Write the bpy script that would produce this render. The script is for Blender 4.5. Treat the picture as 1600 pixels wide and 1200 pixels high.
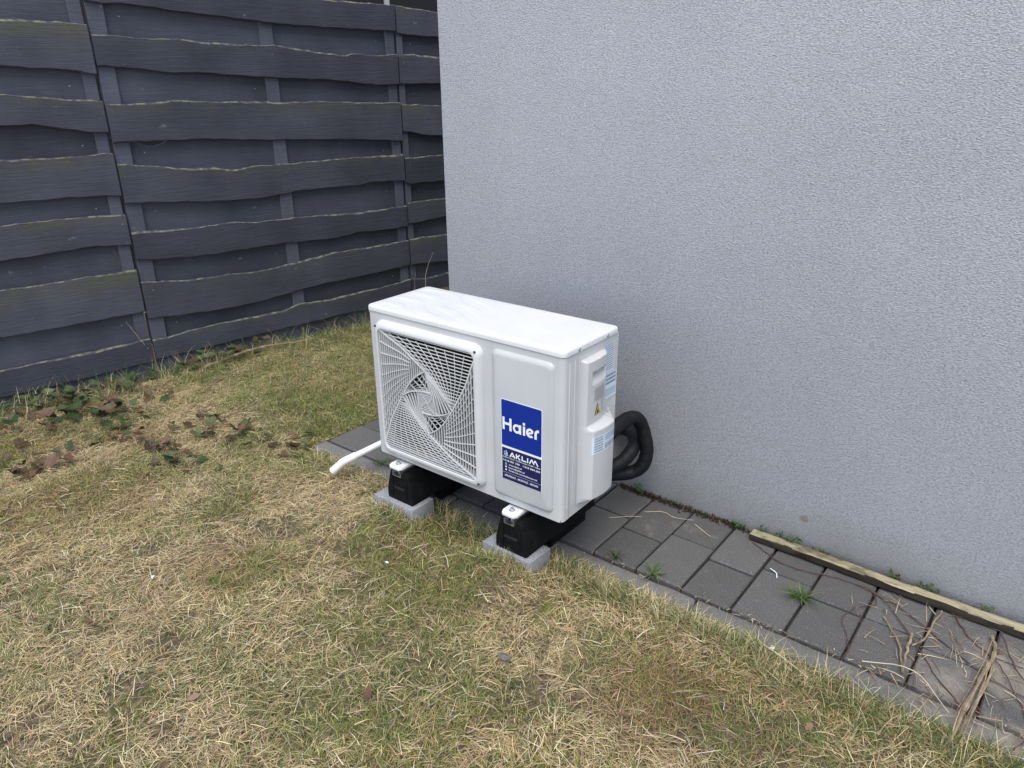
import bpy, bmesh, math, random
import numpy as np
from mathutils import Vector, Matrix

# ------------------------------------------------------------------ camera, sky, sun, exposure
scene = bpy.context.scene
for o in list(bpy.data.objects):
    bpy.data.objects.remove(o)
cam_data = bpy.data.cameras.new('camera')
cam = bpy.data.objects.new('camera', cam_data)
scene.collection.objects.link(cam)
cam.location = (1.8875, -2.2656, 1.4823)
cam.rotation_euler = (1.18120, 0.00911, 0.66849)
cam_data.sensor_width = 36.0
cam_data.lens = 1163.54 / 1600 * 36
cam_data.clip_start = 0.02
cam_data.clip_end = 300
scene.camera = cam

SUN_EL, SUN_AZ = math.radians(65), math.radians(150)     # azimuth measured clockwise from +Y
world = bpy.data.worlds.new('World')
scene.world = world
world.use_nodes = True
wn, wl = world.node_tree.nodes, world.node_tree.links
bg = wn['Background']
sky = wn.new('ShaderNodeTexSky')
sky.sky_type = 'NISHITA'
sky.sun_disc = False
sky.sun_elevation = SUN_EL
sky.sun_rotation = SUN_AZ
sky.air_density = 1.0
sky.dust_density = 1.0
sky.ozone_density = 1.0
hs = wn.new('ShaderNodeHueSaturation')
hs.inputs['Saturation'].default_value = 0.8             # thin even cloud takes the blue out
wl.new(sky.outputs[0], hs.inputs['Color'])
wl.new(hs.outputs[0], bg.inputs['Color'])
bg.inputs['Strength'].default_value = 0.13
sun_data = bpy.data.lights.new('sun', 'SUN')
sun_data.energy = 1.5
sun_data.angle = math.radians(50)
sun_data.color = (1.0, 0.95, 0.87)
sun = bpy.data.objects.new('sun', sun_data)
scene.collection.objects.link(sun)
sd = Vector((math.sin(SUN_AZ) * math.cos(SUN_EL), math.cos(SUN_AZ) * math.cos(SUN_EL), math.sin(SUN_EL)))
sun.rotation_euler = sd.to_track_quat('Z', 'Y').to_euler()
sun.location = (0, -3, 6)
scene.view_settings.view_transform = 'Standard'
scene.view_settings.look = 'None'
scene.view_settings.gamma = 1.0
scene.view_settings.exposure = 1.0

rng = np.random.default_rng(7)
random.seed(7)
COL = scene.collection

# ------------------------------------------------------------------ helpers
def tag(o, label=None, cat=None, group=None, kind=None):
    if label: o['label'] = label
    if cat: o['category'] = cat
    if group: o['group'] = group
    if kind: o['kind'] = kind
    return o

def empty(name, loc=(0, 0, 0), rz=0.0):
    e = bpy.data.objects.new(name, None)
    e.empty_display_size = 0.05
    e.location = loc
    e.rotation_euler = (0, 0, rz)
    COL.objects.link(e)
    return e

def link(name, me, mat=None, parent=None, loc=None, rot=None):
    o = bpy.data.objects.new(name, me)
    if mat is not None and len(me.materials) == 0:
        for m in (mat if isinstance(mat, (list, tuple)) else [mat]):
            me.materials.append(m)
    if parent is not None: o.parent = parent
    if loc is not None: o.location = loc
    if rot is not None: o.rotation_euler = rot
    COL.objects.link(o)
    return o

def mesh(name, verts, faces, smooth=None):
    me = bpy.data.meshes.new(name)
    me.from_pydata([tuple(v) for v in verts], [], [tuple(f) for f in faces])
    me.update()
    if smooth is not None:
        me.shade_smooth()
        me.set_sharp_from_angle(angle=math.radians(smooth))
    return me

def bm_mesh(name, bm, smooth=None, recalc=True):
    if recalc: bmesh.ops.recalc_face_normals(bm, faces=bm.faces)
    me = bpy.data.meshes.new(name)
    bm.to_mesh(me); bm.free()
    if smooth is not None:
        me.shade_smooth()
        me.set_sharp_from_angle(angle=math.radians(smooth))
    return me

def box_bm(x0, x1, y0, y1, z0, z1, bevel=0.0, seg=2, bm=None):
    b = bmesh.new()
    r = bmesh.ops.create_cube(b, size=1.0)
    for v in b.verts:
        v.co = Vector((x0 + (v.co.x + .5) * (x1 - x0), y0 + (v.co.y + .5) * (y1 - y0), z0 + (v.co.z + .5) * (z1 - z0)))
    if bevel > 0:
        bmesh.ops.bevel(b, geom=list(b.edges), offset=bevel, segments=seg, profile=.5, affect='EDGES')
    if bm is None: return b
    tmp = bpy.data.meshes.new('tmp'); b.to_mesh(tmp); b.free(); bm.from_mesh(tmp); bpy.data.meshes.remove(tmp)
    return bm

def box(name, x0, x1, y0, y1, z0, z1, mat, parent=None, bevel=0.0, seg=2, smooth=40):
    return link(name, bm_mesh(name, box_bm(x0, x1, y0, y1, z0, z1, bevel, seg), smooth), mat, parent)

def smooth_path(pts, n=6, closed=False):
    P = [np.array(q, float) for q in pts]
    out = []
    m = len(P)
    rngi = range(m) if closed else range(m - 1)
    for i in rngi:
        p0 = P[i - 1] if (i > 0 or closed) else 2 * P[0] - P[1]
        p1, p2 = P[i], P[(i + 1) % m]
        p3 = P[(i + 2) % m] if (i + 2 < m or closed) else 2 * P[-1] - P[-2]
        for k in range(n):
            t = k / n
            out.append(.5 * ((2 * p1) + (-p0 + p2) * t + (2 * p0 - 5 * p1 + 4 * p2 - p3) * t * t + (-p0 + 3 * p1 - 3 * p2 + p3) * t ** 3))
    if not closed: out.append(P[-1])
    return out

def tube_data(path, radius, seg=8, cap=True, off=0):
    path = [Vector(q) for q in path]
    rad = radius if hasattr(radius, '__len__') else [radius] * len(path)
    V, F = [], []
    up = Vector((0, 0, 1))
    t0 = (path[1] - path[0]).normalized()
    if abs(t0.dot(up)) > .95: up = Vector((1, 0, 0))
    nrm = (up - t0 * up.dot(t0)).normalized()
    for i, q in enumerate(path):
        a = path[max(i - 1, 0)]; b = path[min(i + 1, len(path) - 1)]
        t = (b - a).normalized()
        nrm = (nrm - t * nrm.dot(t)).normalized()
        bn = t.cross(nrm)
        for k in range(seg):
            an = 2 * math.pi * k / seg
            V.append(q + (nrm * math.cos(an) + bn * math.sin(an)) * rad[i])
    n = len(path)
    for i in range(n - 1):
        for k in range(seg):
            a, b = i * seg + k, i * seg + (k + 1) % seg
            F.append((off + a, off + b, off + b + seg, off + a + seg))
    if cap:
        F.append(tuple(off + k for k in range(seg))[::-1])
        F.append(tuple(off + (n - 1) * seg + k for k in range(seg)))
    return V, F

def tube(name, path, radius, mat, parent=None, seg=8):
    V, F = tube_data(path, radius, seg)
    return link(name, mesh(name, V, F, 50), mat, parent)

def rrect(x0, x1, z0, z1, r, n=6):
    pts = []
    for cx, cz, a0 in ((x1 - r, z1 - r, 0), (x0 + r, z1 - r, 90), (x0 + r, z0 + r, 180), (x1 - r, z0 + r, 270)):
        for k in range(n + 1):
            a = math.radians(a0 + 90 * k / n)
            pts.append((cx + r * math.cos(a), cz + r * math.sin(a)))
    return pts

def loft(name, loops, mat, parent=None, cap0=False, cap1=True, smooth=40):
    """loops: lists of 3-D points of equal length, joined ring to ring"""
    V = [q for L in loops for q in L]
    n = len(loops[0]); F = []
    for i in range(len(loops) - 1):
        for k in range(n):
            a, b = i * n + k, i * n + (k + 1) % n
            F.append((a, b, b + n, a + n))
    if cap0: F.append(tuple(range(n))[::-1])
    if cap1: F.append(tuple((len(loops) - 1) * n + k for k in range(n)))
    bm = bmesh.new()
    bv = [bm.verts.new(q) for q in V]
    for f in F: bm.faces.new([bv[i] for i in f])
    return link(name, bm_mesh(name, bm, smooth), mat, parent)

# ------------------------------------------------------------------ materials
def new_mat(name, rough=.6, color=(.5, .5, .5), metal=0.0, spec=.5):
    m = bpy.data.materials.new(name)
    m.use_nodes = True
    b = m.node_tree.nodes['Principled BSDF']
    b.inputs['Base Color'].default_value = (*color, 1)
    b.inputs['Roughness'].default_value = rough
    b.inputs['Metallic'].default_value = metal
    b.inputs['Specular IOR Level'].default_value = spec
    return m, m.node_tree.nodes, m.node_tree.links, b

def coords(n, l, scale=(1, 1, 1), kind='Object'):
    tc = n.new('ShaderNodeTexCoord'); mp = n.new('ShaderNodeMapping')
    mp.inputs['Scale'].default_value = scale
    l.new(tc.outputs[kind], mp.inputs['Vector'])
    return mp.outputs[0]

def noise(n, l, vec, scale, detail=3, rough=.55, dist=0.0):
    t = n.new('ShaderNodeTexNoise')
    t.inputs['Scale'].default_value = scale
    t.inputs['Detail'].default_value = detail
    t.inputs['Roughness'].default_value = rough
    t.inputs['Distortion'].default_value = dist
    if vec is not None: l.new(vec, t.inputs['Vector'])
    return t.outputs[0]

def ramp(n, l, fac, stops):
    r = n.new('ShaderNodeValToRGB')
    e = r.color_ramp.elements
    while len(e) < len(stops): e.new(.5)
    for k, (pos, c) in enumerate(stops):
        e[k].position = pos
        e[k].color = (*c, 1) if hasattr(c, '__len__') else (c, c, c, 1)
    l.new(fac, r.inputs[0])
    return r.outputs[0]

def mix(n, l, fac, a, b, mode='MIX'):
    m = n.new('ShaderNodeMix'); m.data_type = 'RGBA'; m.blend_type = mode
    for sock, val in ((m.inputs[0], fac), (m.inputs[6], a), (m.inputs[7], b)):
        if hasattr(val, 'is_linked') or hasattr(val, 'links'): l.new(val, sock)
        elif hasattr(val, '__len__'): sock.default_value = (*val, 1)
        else: sock.default_value = val
    return m.outputs[2]

def bump(n, l, b, height, strength, dist, prev=None):
    k = n.new('ShaderNodeBump')
    k.inputs['Strength'].default_value = strength
    k.inputs['Distance'].default_value = dist
    l.new(height, k.inputs['Height'])
    if prev is not None: l.new(prev, k.inputs['Normal'])
    l.new(k.outputs[0], b.inputs['Normal'])
    return k.outputs[0]

def obj_random(n):
    return n.new('ShaderNodeObjectInfo').outputs['Random']

# stucco: fine scratched render, grey with a cool cast
M_stucco, n, l, b = new_mat('stucco', .92, spec=.2)
v = coords(n, l, (1, 1, 2.0))
nz = noise(n, l, v, 150, 2, .55, .7)
nz2 = noise(n, l, coords(n, l, (1, 1, 1)), 420, 2, .6)
big = noise(n, l, coords(n, l), 1.7, 5, .6)
base = ramp(n, l, big, [(.25, (.438, .442, .472)), (.75, (.500, .504, .532))])
fine = ramp(n, l, nz, [(.34, .72), (.60, 1.14)])
c = mix(n, l, 1.0, base, fine, 'MULTIPLY')
sep = n.new('ShaderNodeSeparateXYZ'); l.new(coords(n, l), sep.inputs[0])
mr = n.new('ShaderNodeMapRange'); mr.inputs[1].default_value = 0.22; mr.inputs[2].default_value = -.01
l.new(sep.outputs[2], mr.inputs[0])
dn = noise(n, l, coords(n, l, (1, 1, .6)), 5, 4, .6)
dm = n.new('ShaderNodeMath'); dm.operation = 'MULTIPLY'; l.new(mr.outputs[0], dm.inputs[0]); l.new(dn, dm.inputs[1]); dm.use_clamp = True
c = mix(n, l, ramp(n, l, dm.outputs[0], [(.1, 0), (.6, .85)]), c, (.31, .30, .26))
gp = n.new('ShaderNodeVectorMath'); gp.operation = 'DISTANCE'; l.new(coords(n, l), gp.inputs[0]); gp.inputs[1].default_value = (1.583, 0, .114)
rsn = n.new('ShaderNodeMath'); rsn.operation = 'MULTIPLY_ADD'; l.new(noise(n, l, coords(n, l, (1, 1, .5)), 70, 3), rsn.inputs[0]); rsn.inputs[1].default_value = -.022; l.new(gp.outputs['Value'], rsn.inputs[2])
c = mix(n, l, ramp(n, l, rsn.outputs[0], [(.0, .6), (.006, 0.0)]), c, (.32, .19, .09))          # little rust run
l.new(c, b.inputs['Base Color'])
ad = n.new('ShaderNodeMath'); ad.operation = 'ADD'; l.new(nz, ad.inputs[0])
sc = n.new('ShaderNodeMath'); sc.operation = 'MULTIPLY'; l.new(nz2, sc.inputs[0]); sc.inputs[1].default_value = .35
l.new(sc.outputs[0], ad.inputs[1])
bump(n, l, b, ad.outputs[0], .9, .005)

# painted fence wood
def wood_mat(name, c0, c1, moss):
    m, n, l, b = new_mat(name, .62, spec=.35)
    rnd = obj_random(n)
    tc = n.new('ShaderNodeTexCoord'); mp = n.new('ShaderNodeMapping')
    l.new(tc.outputs['Object'], mp.inputs['Vector'])
    cb = n.new('ShaderNodeCombineXYZ')
    mm = n.new('ShaderNodeMath'); mm.operation = 'MULTIPLY'; mm.inputs[1].default_value = 37.0
    l.new(rnd, mm.inputs[0])
    for k in range(3): l.new(mm.outputs[0], cb.inputs[k])
    l.new(cb.outputs[0], mp.inputs['Location'])
    v = mp.outputs[0]
    st = n.new('ShaderNodeMapping'); st.inputs['Scale'].default_value = (2.0, 2.0, 42.0); l.new(v, st.inputs[0])
    grain = noise(n, l, st.outputs[0], 2.4, 7, .72, 1.2)
    blot = noise(n, l, v, 3.2, 3, .6)
    base = mix(n, l, grain, c0, c1)
    shade = ramp(n, l, blot, [(.25, .70), (.75, 1.28)])
    base = mix(n, l, 1.0, base, shade, 'MULTIPLY')
    hv = n.new('ShaderNodeMath'); hv.operation = 'MULTIPLY_ADD'; hv.inputs[1].default_value = .5; hv.inputs[2].default_value = .76
    l.new(rnd, hv.inputs[0])
    base = mix(n, l, 1.0, base, hv.outputs[0], 'MULTIPLY')
    # knots: dark rings with a worn paler rim
    vo = n.new('ShaderNodeTexVoronoi'); vo.inputs['Scale'].default_value = 4.6
    kv = n.new('ShaderNodeMapping'); kv.inputs['Scale'].default_value = (1, 1, 1.5); l.new(v, kv.inputs[0])
    kd = n.new('ShaderNodeTexNoise'); kd.inputs['Scale'].default_value = 22; kd.inputs['Detail'].default_value = 3; l.new(v, kd.inputs['Vector'])
    kx = n.new('ShaderNodeVectorMath'); kx.operation = 'MULTIPLY_ADD'; l.new(kd.outputs['Color'], kx.inputs[0]); kx.inputs[1].default_value = (.09, .09, .05); l.new(kv.outputs[0], kx.inputs[2])
    l.new(kx.outputs[0], vo.inputs['Vector'])
    kn = ramp(n, l, vo.outputs['Distance'], [(.0, .7), (.02, .1), (.034, 1.0), (.055, .35), (.085, 0.0)])
    base = mix(n, l, kn, base, tuple(min(1, q * 2.3) for q in c1))
    # flaked spots
    fl = noise(n, l, v, 30, 5, .75, .5)
    fm = ramp(n, l, fl, [(.66, 0), (.72, .8)])
    base = mix(n, l, fm, base, (.17, .165, .17))
    s2 = n.new('ShaderNodeMapping'); s2.inputs['Scale'].default_value = (7.0, 7.0, 150.0); l.new(v, s2.inputs[0])
    cr = noise(n, l, s2.outputs[0], 1.6, 4, .7, .6)
    base = mix(n, l, ramp(n, l, cr, [(.66, 0), (.74, .55)]), base, tuple(q * 1.7 for q in c1))          # paint worn off the raised grain
    base = mix(n, l, ramp(n, l, cr, [(.27, .6), (.34, 0)]), base, tuple(q * .35 for q in c0))           # drying cracks
    if moss:
        at = n.new('ShaderNodeAttribute'); at.attribute_name = 'edge'
        mo = noise(n, l, v, 5.5, 4, .7)
        mo = ramp(n, l, mo, [(.36, 0), (.60, 1)])
        rm = n.new('ShaderNodeMapRange'); rm.inputs[1].default_value = .15; rm.inputs[2].default_value = 1.0
        l.new(rnd, rm.inputs[0])
        m2 = n.new('ShaderNodeMath'); m2.operation = 'MULTIPLY'; l.new(mo, m2.inputs[0]); l.new(rm.outputs[0], m2.inputs[1]); mo = m2.outputs[0]
        mul = n.new('ShaderNodeMath'); mul.operation = 'MULTIPLY'; l.new(at.outputs['Fac'], mul.inputs[0]); l.new(mo, mul.inputs[1])
        base = mix(n, l, mul.outputs[0], base, (.105, .110, .050))
    l.new(base, b.inputs['Base Color'])
    bump(n, l, b, grain, .7, .006)
    return m
M_board = wood_mat('painted_board', (.047, .050, .067), (.078, .082, .106), True)
M_backboard = wood_mat('painted_rear_board', (.055, .058, .076), (.080, .084, .106), False)
M_batten = wood_mat('painted_batten', (.080, .084, .110), (.108, .113, .142), False)
M_waney, n, l, b = new_mat('waney_edge', .85, spec=.2)
q = noise(n, l, coords(n, l, (3, 3, 3)), 9, 4, .6)
l.new(ramp(n, l, q, [(.40, (.055, .057, .068)), (.50, (.105, .104, .092)), (.60, (.19, .185, .15)), (.72, (.13, .135, .05))]), b.inputs['Base Color'])

# concrete pavers
def concrete(name, c0, c1, stain, fleck=.5):
    m, n, l, b = new_mat(name, .9, spec=.25)
    rnd = obj_random(n)
    v = coords(n, l)
    g = noise(n, l, v, 14, 6, .75)
    base = mix(n, l, g, c0, c1)
    fine = noise(n, l, v, 330, 3, .6)
    base = mix(n, l, 1.0, base, ramp(n, l, fine, [(.32, .55), (.68, 1.42)]), 'MULTIPLY')
    fk = noise(n, l, v, 150, 2, .5)
    base = mix(n, l, ramp(n, l, fk, [(.66, 0), (.70, fleck)]), base, (.33, .33, .33))
    hv = n.new('ShaderNodeMath'); hv.operation = 'MULTIPLY_ADD'; hv.inputs[1].default_value = .3; hv.inputs[2].default_value = .85
    l.new(rnd, hv.inputs[0])
    base = mix(n, l, 1.0, base, hv.outputs[0], 'MULTIPLY')
    geo = n.new('ShaderNodeNewGeometry')          # soil washed over the paving, in world metres
    sn = noise(n, l, geo.outputs['Position'], 3.1, 5, .7, .3)
    if stain:
        sx = n.new('ShaderNodeSeparateXYZ'); l.new(geo.outputs['Position'], sx.inputs[0])
        mr = n.new('ShaderNodeMapRange'); mr.inputs[1].default_value = 1.60; mr.inputs[2].default_value = 2.05; mr.inputs[3].default_value = 0; mr.inputs[4].default_value = .24
        l.new(sx.outputs[0], mr.inputs[0])
        ad = n.new('ShaderNodeMath'); ad.operation = 'ADD'; l.new(sn, ad.inputs[0]); l.new(mr.outputs[0], ad.inputs[1])
        base = mix(n, l, ramp(n, l, ad.outputs[0], [(.64, 0), (.82, .85)]), base, (.29, .255, .215))
    l.new(base, b.inputs['Base Color'])
    bump(n, l, b, fine, .5, .003)
    return m
M_paver = concrete('paver_concrete', (.088, .085, .082), (.128, .124, .119), True)
M_kerb = concrete('kerb_concrete', (.13, .128, .122), (.185, .18, .168), True, .3)
M_slab = concrete('slab_concrete', (.24, .245, .26), (.32, .325, .34), False, .3)
M_sand, n, l, b = new_mat('joint_sand', .95, spec=.1)
l.new(ramp(n, l, noise(n, l, coords(n, l), 60, 4, .6), [(.3, (.018, .016, .013)), (.7, (.065, .055, .043))]), b.inputs['Base Color'])

# unit plastics and metals
def coated(name, col, rough, bstr=.03):
    m, n, l, b = new_mat(name, rough, col, spec=.45)
    g = noise(n, l, coords(n, l), 6, 4, .6)
    l.new(mix(n, l, 1.0, col, ramp(n, l, g, [(.25, .93), (.75, 1.03)]), 'MULTIPLY'), b.inputs['Base Color'])
    bump(n, l, b, noise(n, l, coords(n, l), 900, 1), bstr, .001)
    return m
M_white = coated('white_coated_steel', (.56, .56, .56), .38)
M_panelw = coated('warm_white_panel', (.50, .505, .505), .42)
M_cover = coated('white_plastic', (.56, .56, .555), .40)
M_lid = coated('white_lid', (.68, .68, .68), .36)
M_grille = coated('grille_plastic', (.62, .62, .615), .42)
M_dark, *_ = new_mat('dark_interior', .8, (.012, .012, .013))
M_fan, *_ = new_mat('fan_plastic', .5, (.02, .02, .022))
M_seam, *_ = new_mat('seam_shadow_gap', .8, (.05, .05, .05))
M_steel, n, l, b = new_mat('galvanised_steel', .35, (.62, .64, .68), 1.0)
M_pvc, *_ = new_mat('white_pvc', .35, (.82, .82, .81))
M_rubber, n, l, b = new_mat('black_rubber', .8, (.014, .014, .015), spec=.2)
g = noise(n, l, coords(n, l), 25, 5, .7)
l.new(ramp(n, l, g, [(.45, (.0025, .0025, .003)), (.75, (.012, .0115, .011))]), b.inputs['Base Color'])
bump(n, l, b, noise(n, l, coords(n, l), 260, 3), .35, .002)
M_hose, n, l, b = new_mat('pipe_insulation_tape', .6, (.005, .0055, .008), spec=.35)
bump(n, l, b, noise(n, l, coords(n, l), 60, 4), .3, .003)
M_blue, *_ = new_mat('blue_sticker', .4, (.003, .026, .26), spec=.3)
M_navy, n, l, b = new_mat('navy_sticker', .3, (.012, .010, .08))
M_print, *_ = new_mat('white_print', .35, (.85, .87, .9))
M_skyprint, *_ = new_mat('pale_blue_print', .4, (.55, .75, .9))
M_label, *_ = new_mat('pale_paper_label', .45, (.62, .72, .80))
M_ink, *_ = new_mat('grey_ink', .5, (.22, .25, .36))
M_inkg, *_ = new_mat('warm_grey_ink', .5, (.34, .33, .31))
M_yellow, *_ = new_mat('warning_yellow', .4, (.62, .42, .03))
M_black, *_ = new_mat('black_ink', .5, (.015, .015, .015))
M_darkshed, *_ = new_mat('dark_brown_boards', .8, (.010, .0095, .0105))
M_gapstrip, *_ = new_mat('bright_gap_pale', .7, (.5, .48, .45))

def timber_mat():
    m, n, l, b = new_mat('weathered_timber', .85, spec=.2)
    v = coords(n, l, (3, 60, 60))
    g = noise(n, l, v, 2.0, 5, .65, .4)
    c = ramp(n, l, g, [(.3, (.20, .17, .11)), (.5, (.38, .33, .21)), (.72, (.50, .45, .32))])
    s = noise(n, l, coords(n, l, (1, 2, 2)), 9, 5, .7)
    c = mix(n, l, ramp(n, l, s, [(.48, 0), (.62, .85)]), c, (.10, .085, .055))
    l.new(c, b.inputs['Base Color'])
    bump(n, l, b, g, .7, .004)
    return m
M_timber = timber_mat()
M_timberdark, n, l, b = new_mat('dark_timber', .9, spec=.15)
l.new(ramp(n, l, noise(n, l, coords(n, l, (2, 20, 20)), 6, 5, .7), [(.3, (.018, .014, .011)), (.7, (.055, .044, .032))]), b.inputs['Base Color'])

def leafy(name, cols, rough=.5, trans=.25):
    """colour from the per-blade attribute 'tint' or a random pick"""
    m, n, l, b = new_mat(name, rough, spec=.3)
    if cols is None:
        at = n.new('ShaderNodeAttribute'); at.attribute_name = 'tint'
        c = at.outputs['Color']
    else:
        c = ramp(n, l, obj_random(n), cols)
        nz = noise(n, l, coords(n, l), 55, 3)
        c = mix(n, l, 1.0, c, ramp(n, l, nz, [(.25, .7), (.75, 1.25)]), 'MULTIPLY')
    l.new(c, b.inputs['Base Color'])
    tr = n.new('ShaderNodeBsdfTranslucent'); l.new(c, tr.inputs[0])
    ms = n.new('ShaderNodeMixShader'); ms.inputs[0].default_value = trans
    l.new(b.outputs[0], ms.inputs[1]); l.new(tr.outputs[0], ms.inputs[2])
    l.new(ms.outputs[0], n['Material Output'].inputs[0])
    return m
M_grass = leafy('grass_blades', None, .6, .2)
M_ivy = leafy('ivy_leaf', [(0, (.032, .052, .020)), (.35, (.058, .088, .033)), (.65, (.100, .130, .055)), (.85, (.075, .075, .032)), (1, (.10, .062, .030))], .42, .12)
M_ivybrown = leafy('bronzed_ivy_leaf', [(0, (.060, .038, .020)), (.5, (.115, .068, .040)), (1, (.17, .10, .065))], .5, .15)
M_dryleaf = leafy('dry_leaf', [(0, (.12, .065, .04)), (.5, (.22, .12, .08)), (1, (.32, .21, .15))], .7, .2)
M_weed = leafy('weed_green', [(0, (.045, .11, .025)), (1, (.09, .18, .04))], .5, .25)
M_stem, n, l, b = new_mat('dry_stem', .85, spec=.15)
l.new(ramp(n, l, noise(n, l, coords(n, l, (1, 1, 1)), 40, 4, .65), [(.3, (.14, .10, .065)), (.55, (.30, .23, .15)), (.75, (.42, .35, .25))]), b.inputs['Base Color'])
M_vine, *_ = new_mat('red_brown_vine', .7, (.085, .045, .040))
M_straw, *_ = new_mat('pale_straw', .7, (.55, .48, .33))
M_litter, *_ = new_mat('white_litter', .6, (.75, .77, .8))

# soil and moss of the lawn
M_soil, n, l, b = new_mat('lawn_soil_and_moss', .95, spec=.1)
v = coords(n, l)
g1 = noise(n, l, v, 60, 6, .7)
c = ramp(n, l, g1, [(.28, (.035, .026, .017)), (.5, (.14, .105, .068)), (.7, (.30, .235, .15))])
g2 = noise(n, l, v, 4.5, 4, .65)
g3 = noise(n, l, v, 130, 4, .7)
mc = ramp(n, l, g3, [(.3, (.07, .085, .02)), (.6, (.21, .23, .045)), (.8, (.30, .31, .08))])
c = mix(n, l, ramp(n, l, g2, [(.56, 0), (.70, .7)]), c, mc)
l.new(c, b.inputs['Base Color'])
bump(n, l, b, g1, 1.0, .012)
M_moss, n, l, b = new_mat('wall_foot_moss', .95, spec=.1)
l.new(ramp(n, l, noise(n, l, coords(n, l), 45, 4, .7), [(.3, (.03, .024, .018)), (.55, (.085, .06, .04)), (.75, (.07, .085, .03))]), b.inputs['Base Color'])
M_earth, *_ = new_mat('far_ground', .95, (.12, .11, .07))

# ------------------------------------------------------------------ ground heights
class Lattice:
    def __init__(self, seed, cell, n=97):
        self.t = np.random.default_rng(seed).random((n, n)); self.c = cell; self.n = n
    def __call__(self, x, y):
        x = np.asarray(x, float) / self.c + 40.3; y = np.asarray(y, float) / self.c + 40.7
        i = np.floor(x).astype(int); j = np.floor(y).astype(int)
        fx, fy = x - i, y - j
        fx = fx * fx * (3 - 2 * fx); fy = fy * fy * (3 - 2 * fy)
        n = self.n; T = self.t
        return (T[i % n, j % n] * (1 - fx) * (1 - fy) + T[(i + 1) % n, j % n] * fx * (1 - fy)
                + T[i % n, (j + 1) % n] * (1 - fx) * fy + T[(i + 1) % n, (j + 1) % n] * fx * fy)
L_h1, L_h2, L_h3 = Lattice(1, .55), Lattice(2, .16), Lattice(3, .055)
FX0_ = -2.1
def gz(x, y):
    x = np.asarray(x, float); y = np.asarray(y, float)
    z = -.022 + .030 * (L_h1(x, y) - .5) + .022 * (L_h2(x, y) - .5) + .012 * (L_h3(x, y) - .5)
    k = np.clip((-.35 - x) / 1.2, 0, 1)
    z = z - .022 * k - .045 * np.clip(1 - (x - FX0_ - .185 * y) / .20, 0, 1)
    for cx in (.10, .62):
        z = z + .064 * np.exp(-((x - cx) / .17) ** 2 - ((y + .77) / .12) ** 2)
    return z
def on_paving(x, y):
    return ((x > -.635) & (y > -.522) & (y < 3))

# far ground sheet, then the lawn's soil
link('ground', mesh('ground', [(-45, -45, -.16), (45, -45, -.16), (45, 45, -.16), (-45, 45, -.16)], [(0, 1, 2, 3)]), M_earth)
tag(bpy.data.objects['ground'], kind='structure')
nx, ny = 200, 200
xs = np.linspace(-3.4, 3.4, nx); ys = np.linspace(-4.2, 2.6, ny)
X, Y = np.meshgrid(xs, ys, indexing='ij')
Z = gz(X, Y)
Z = np.where((X > -.60) & (Y > -.50), -.09, Z)
V = np.stack([X.ravel(), Y.ravel(), Z.ravel()], 1)
idx = np.arange(nx * ny).reshape(nx, ny)
F = np.stack([idx[:-1, :-1].ravel(), idx[1:, :-1].ravel(), idx[1:, 1:].ravel(), idx[:-1, 1:].ravel()], 1)
lawn = link('lawn', mesh('lawn', V.tolist(), F.tolist(), 180), M_soil)
tag(lawn, kind='structure')

# ------------------------------------------------------------------ house
house = empty('house', (-.257, 0, 0))
tag(house, 'pale grey house with fine scratched stucco wall behind the heat pump unit', 'house')
hw = link('wall', bm_mesh('wall', box_bm(0, 6.0, 0, 5.0, -.06, 2.75, .006, 2), 40), M_stucco, house)
box('roof', -.12, 6.1, -.12, 5.1, 2.754, 2.93, M_darkshed, house, .01)
M_sill, *_ = new_mat('foundation_render', .95, (.10, .095, .085))
box('plinth', .012, 5.99, .012, 4.99, -.14, -.062, M_sill, house)

# ------------------------------------------------------------------ paving and kerb
paving = link('paving', mesh('paving', [(-.61, -.448, -.020), (3.2, -.448, -.020), (3.2, -.002, -.020), (-.259, -.002, -.020), (-.259, 2.4, -.020), (-.61, 2.4, -.020)], [(0, 1, 2, 3, 4, 5)]), M_sand)
tag(paving, kind='structure')
def paver(x0, x1, y0, y1):
    w, h = x1 - x0, y1 - y0
    g = .0036
    bm = box_bm(-w / 2 + g, w / 2 - g, -h / 2 + g, h / 2 - g, -.055, 0, .0045, 1)
    for v in bm.verts:
        v.co.x += random.uniform(-.0012, .0012); v.co.y += random.uniform(-.0012, .0012)
    o = link('paver', bm_mesh('paver', bm, 30), M_paver, paving, ((x0 + x1) / 2, (y0 + y1) / 2, random.uniform(-.0025, .0025)),
             (random.uniform(-.006, .006), random.uniform(-.006, .006), random.uniform(-.006, .006)))
    return o
ROWJ = {-1: -.250, 0: -.187, 1: -.242, 2: -.183, 3: -.237, 4: -.230, 5: -.268, 6: -.19, 7: -.245}
def colx(k): return .941 + .1622 * k
for k in range(-7, 13):
    x0, x1 = colx(k), colx(k + 1)
    j = ROWJ.get(k, -.25 if k % 2 else -.187)
    paver(x0, x1, -.446, j); paver(x0, x1, j, -.004)
xl = [-.608, -.402, colx(-7)]
for a in range(2):
    paver(xl[a], xl[a + 1], -.446, -.252)
    paver(xl[a], xl[a + 1], -.252, -.030)
yy = -.030
for r in range(10):
    paver(-.608, -.44, yy, yy + .21); paver(-.44, -.262, yy, yy + .21); yy += .21

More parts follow.
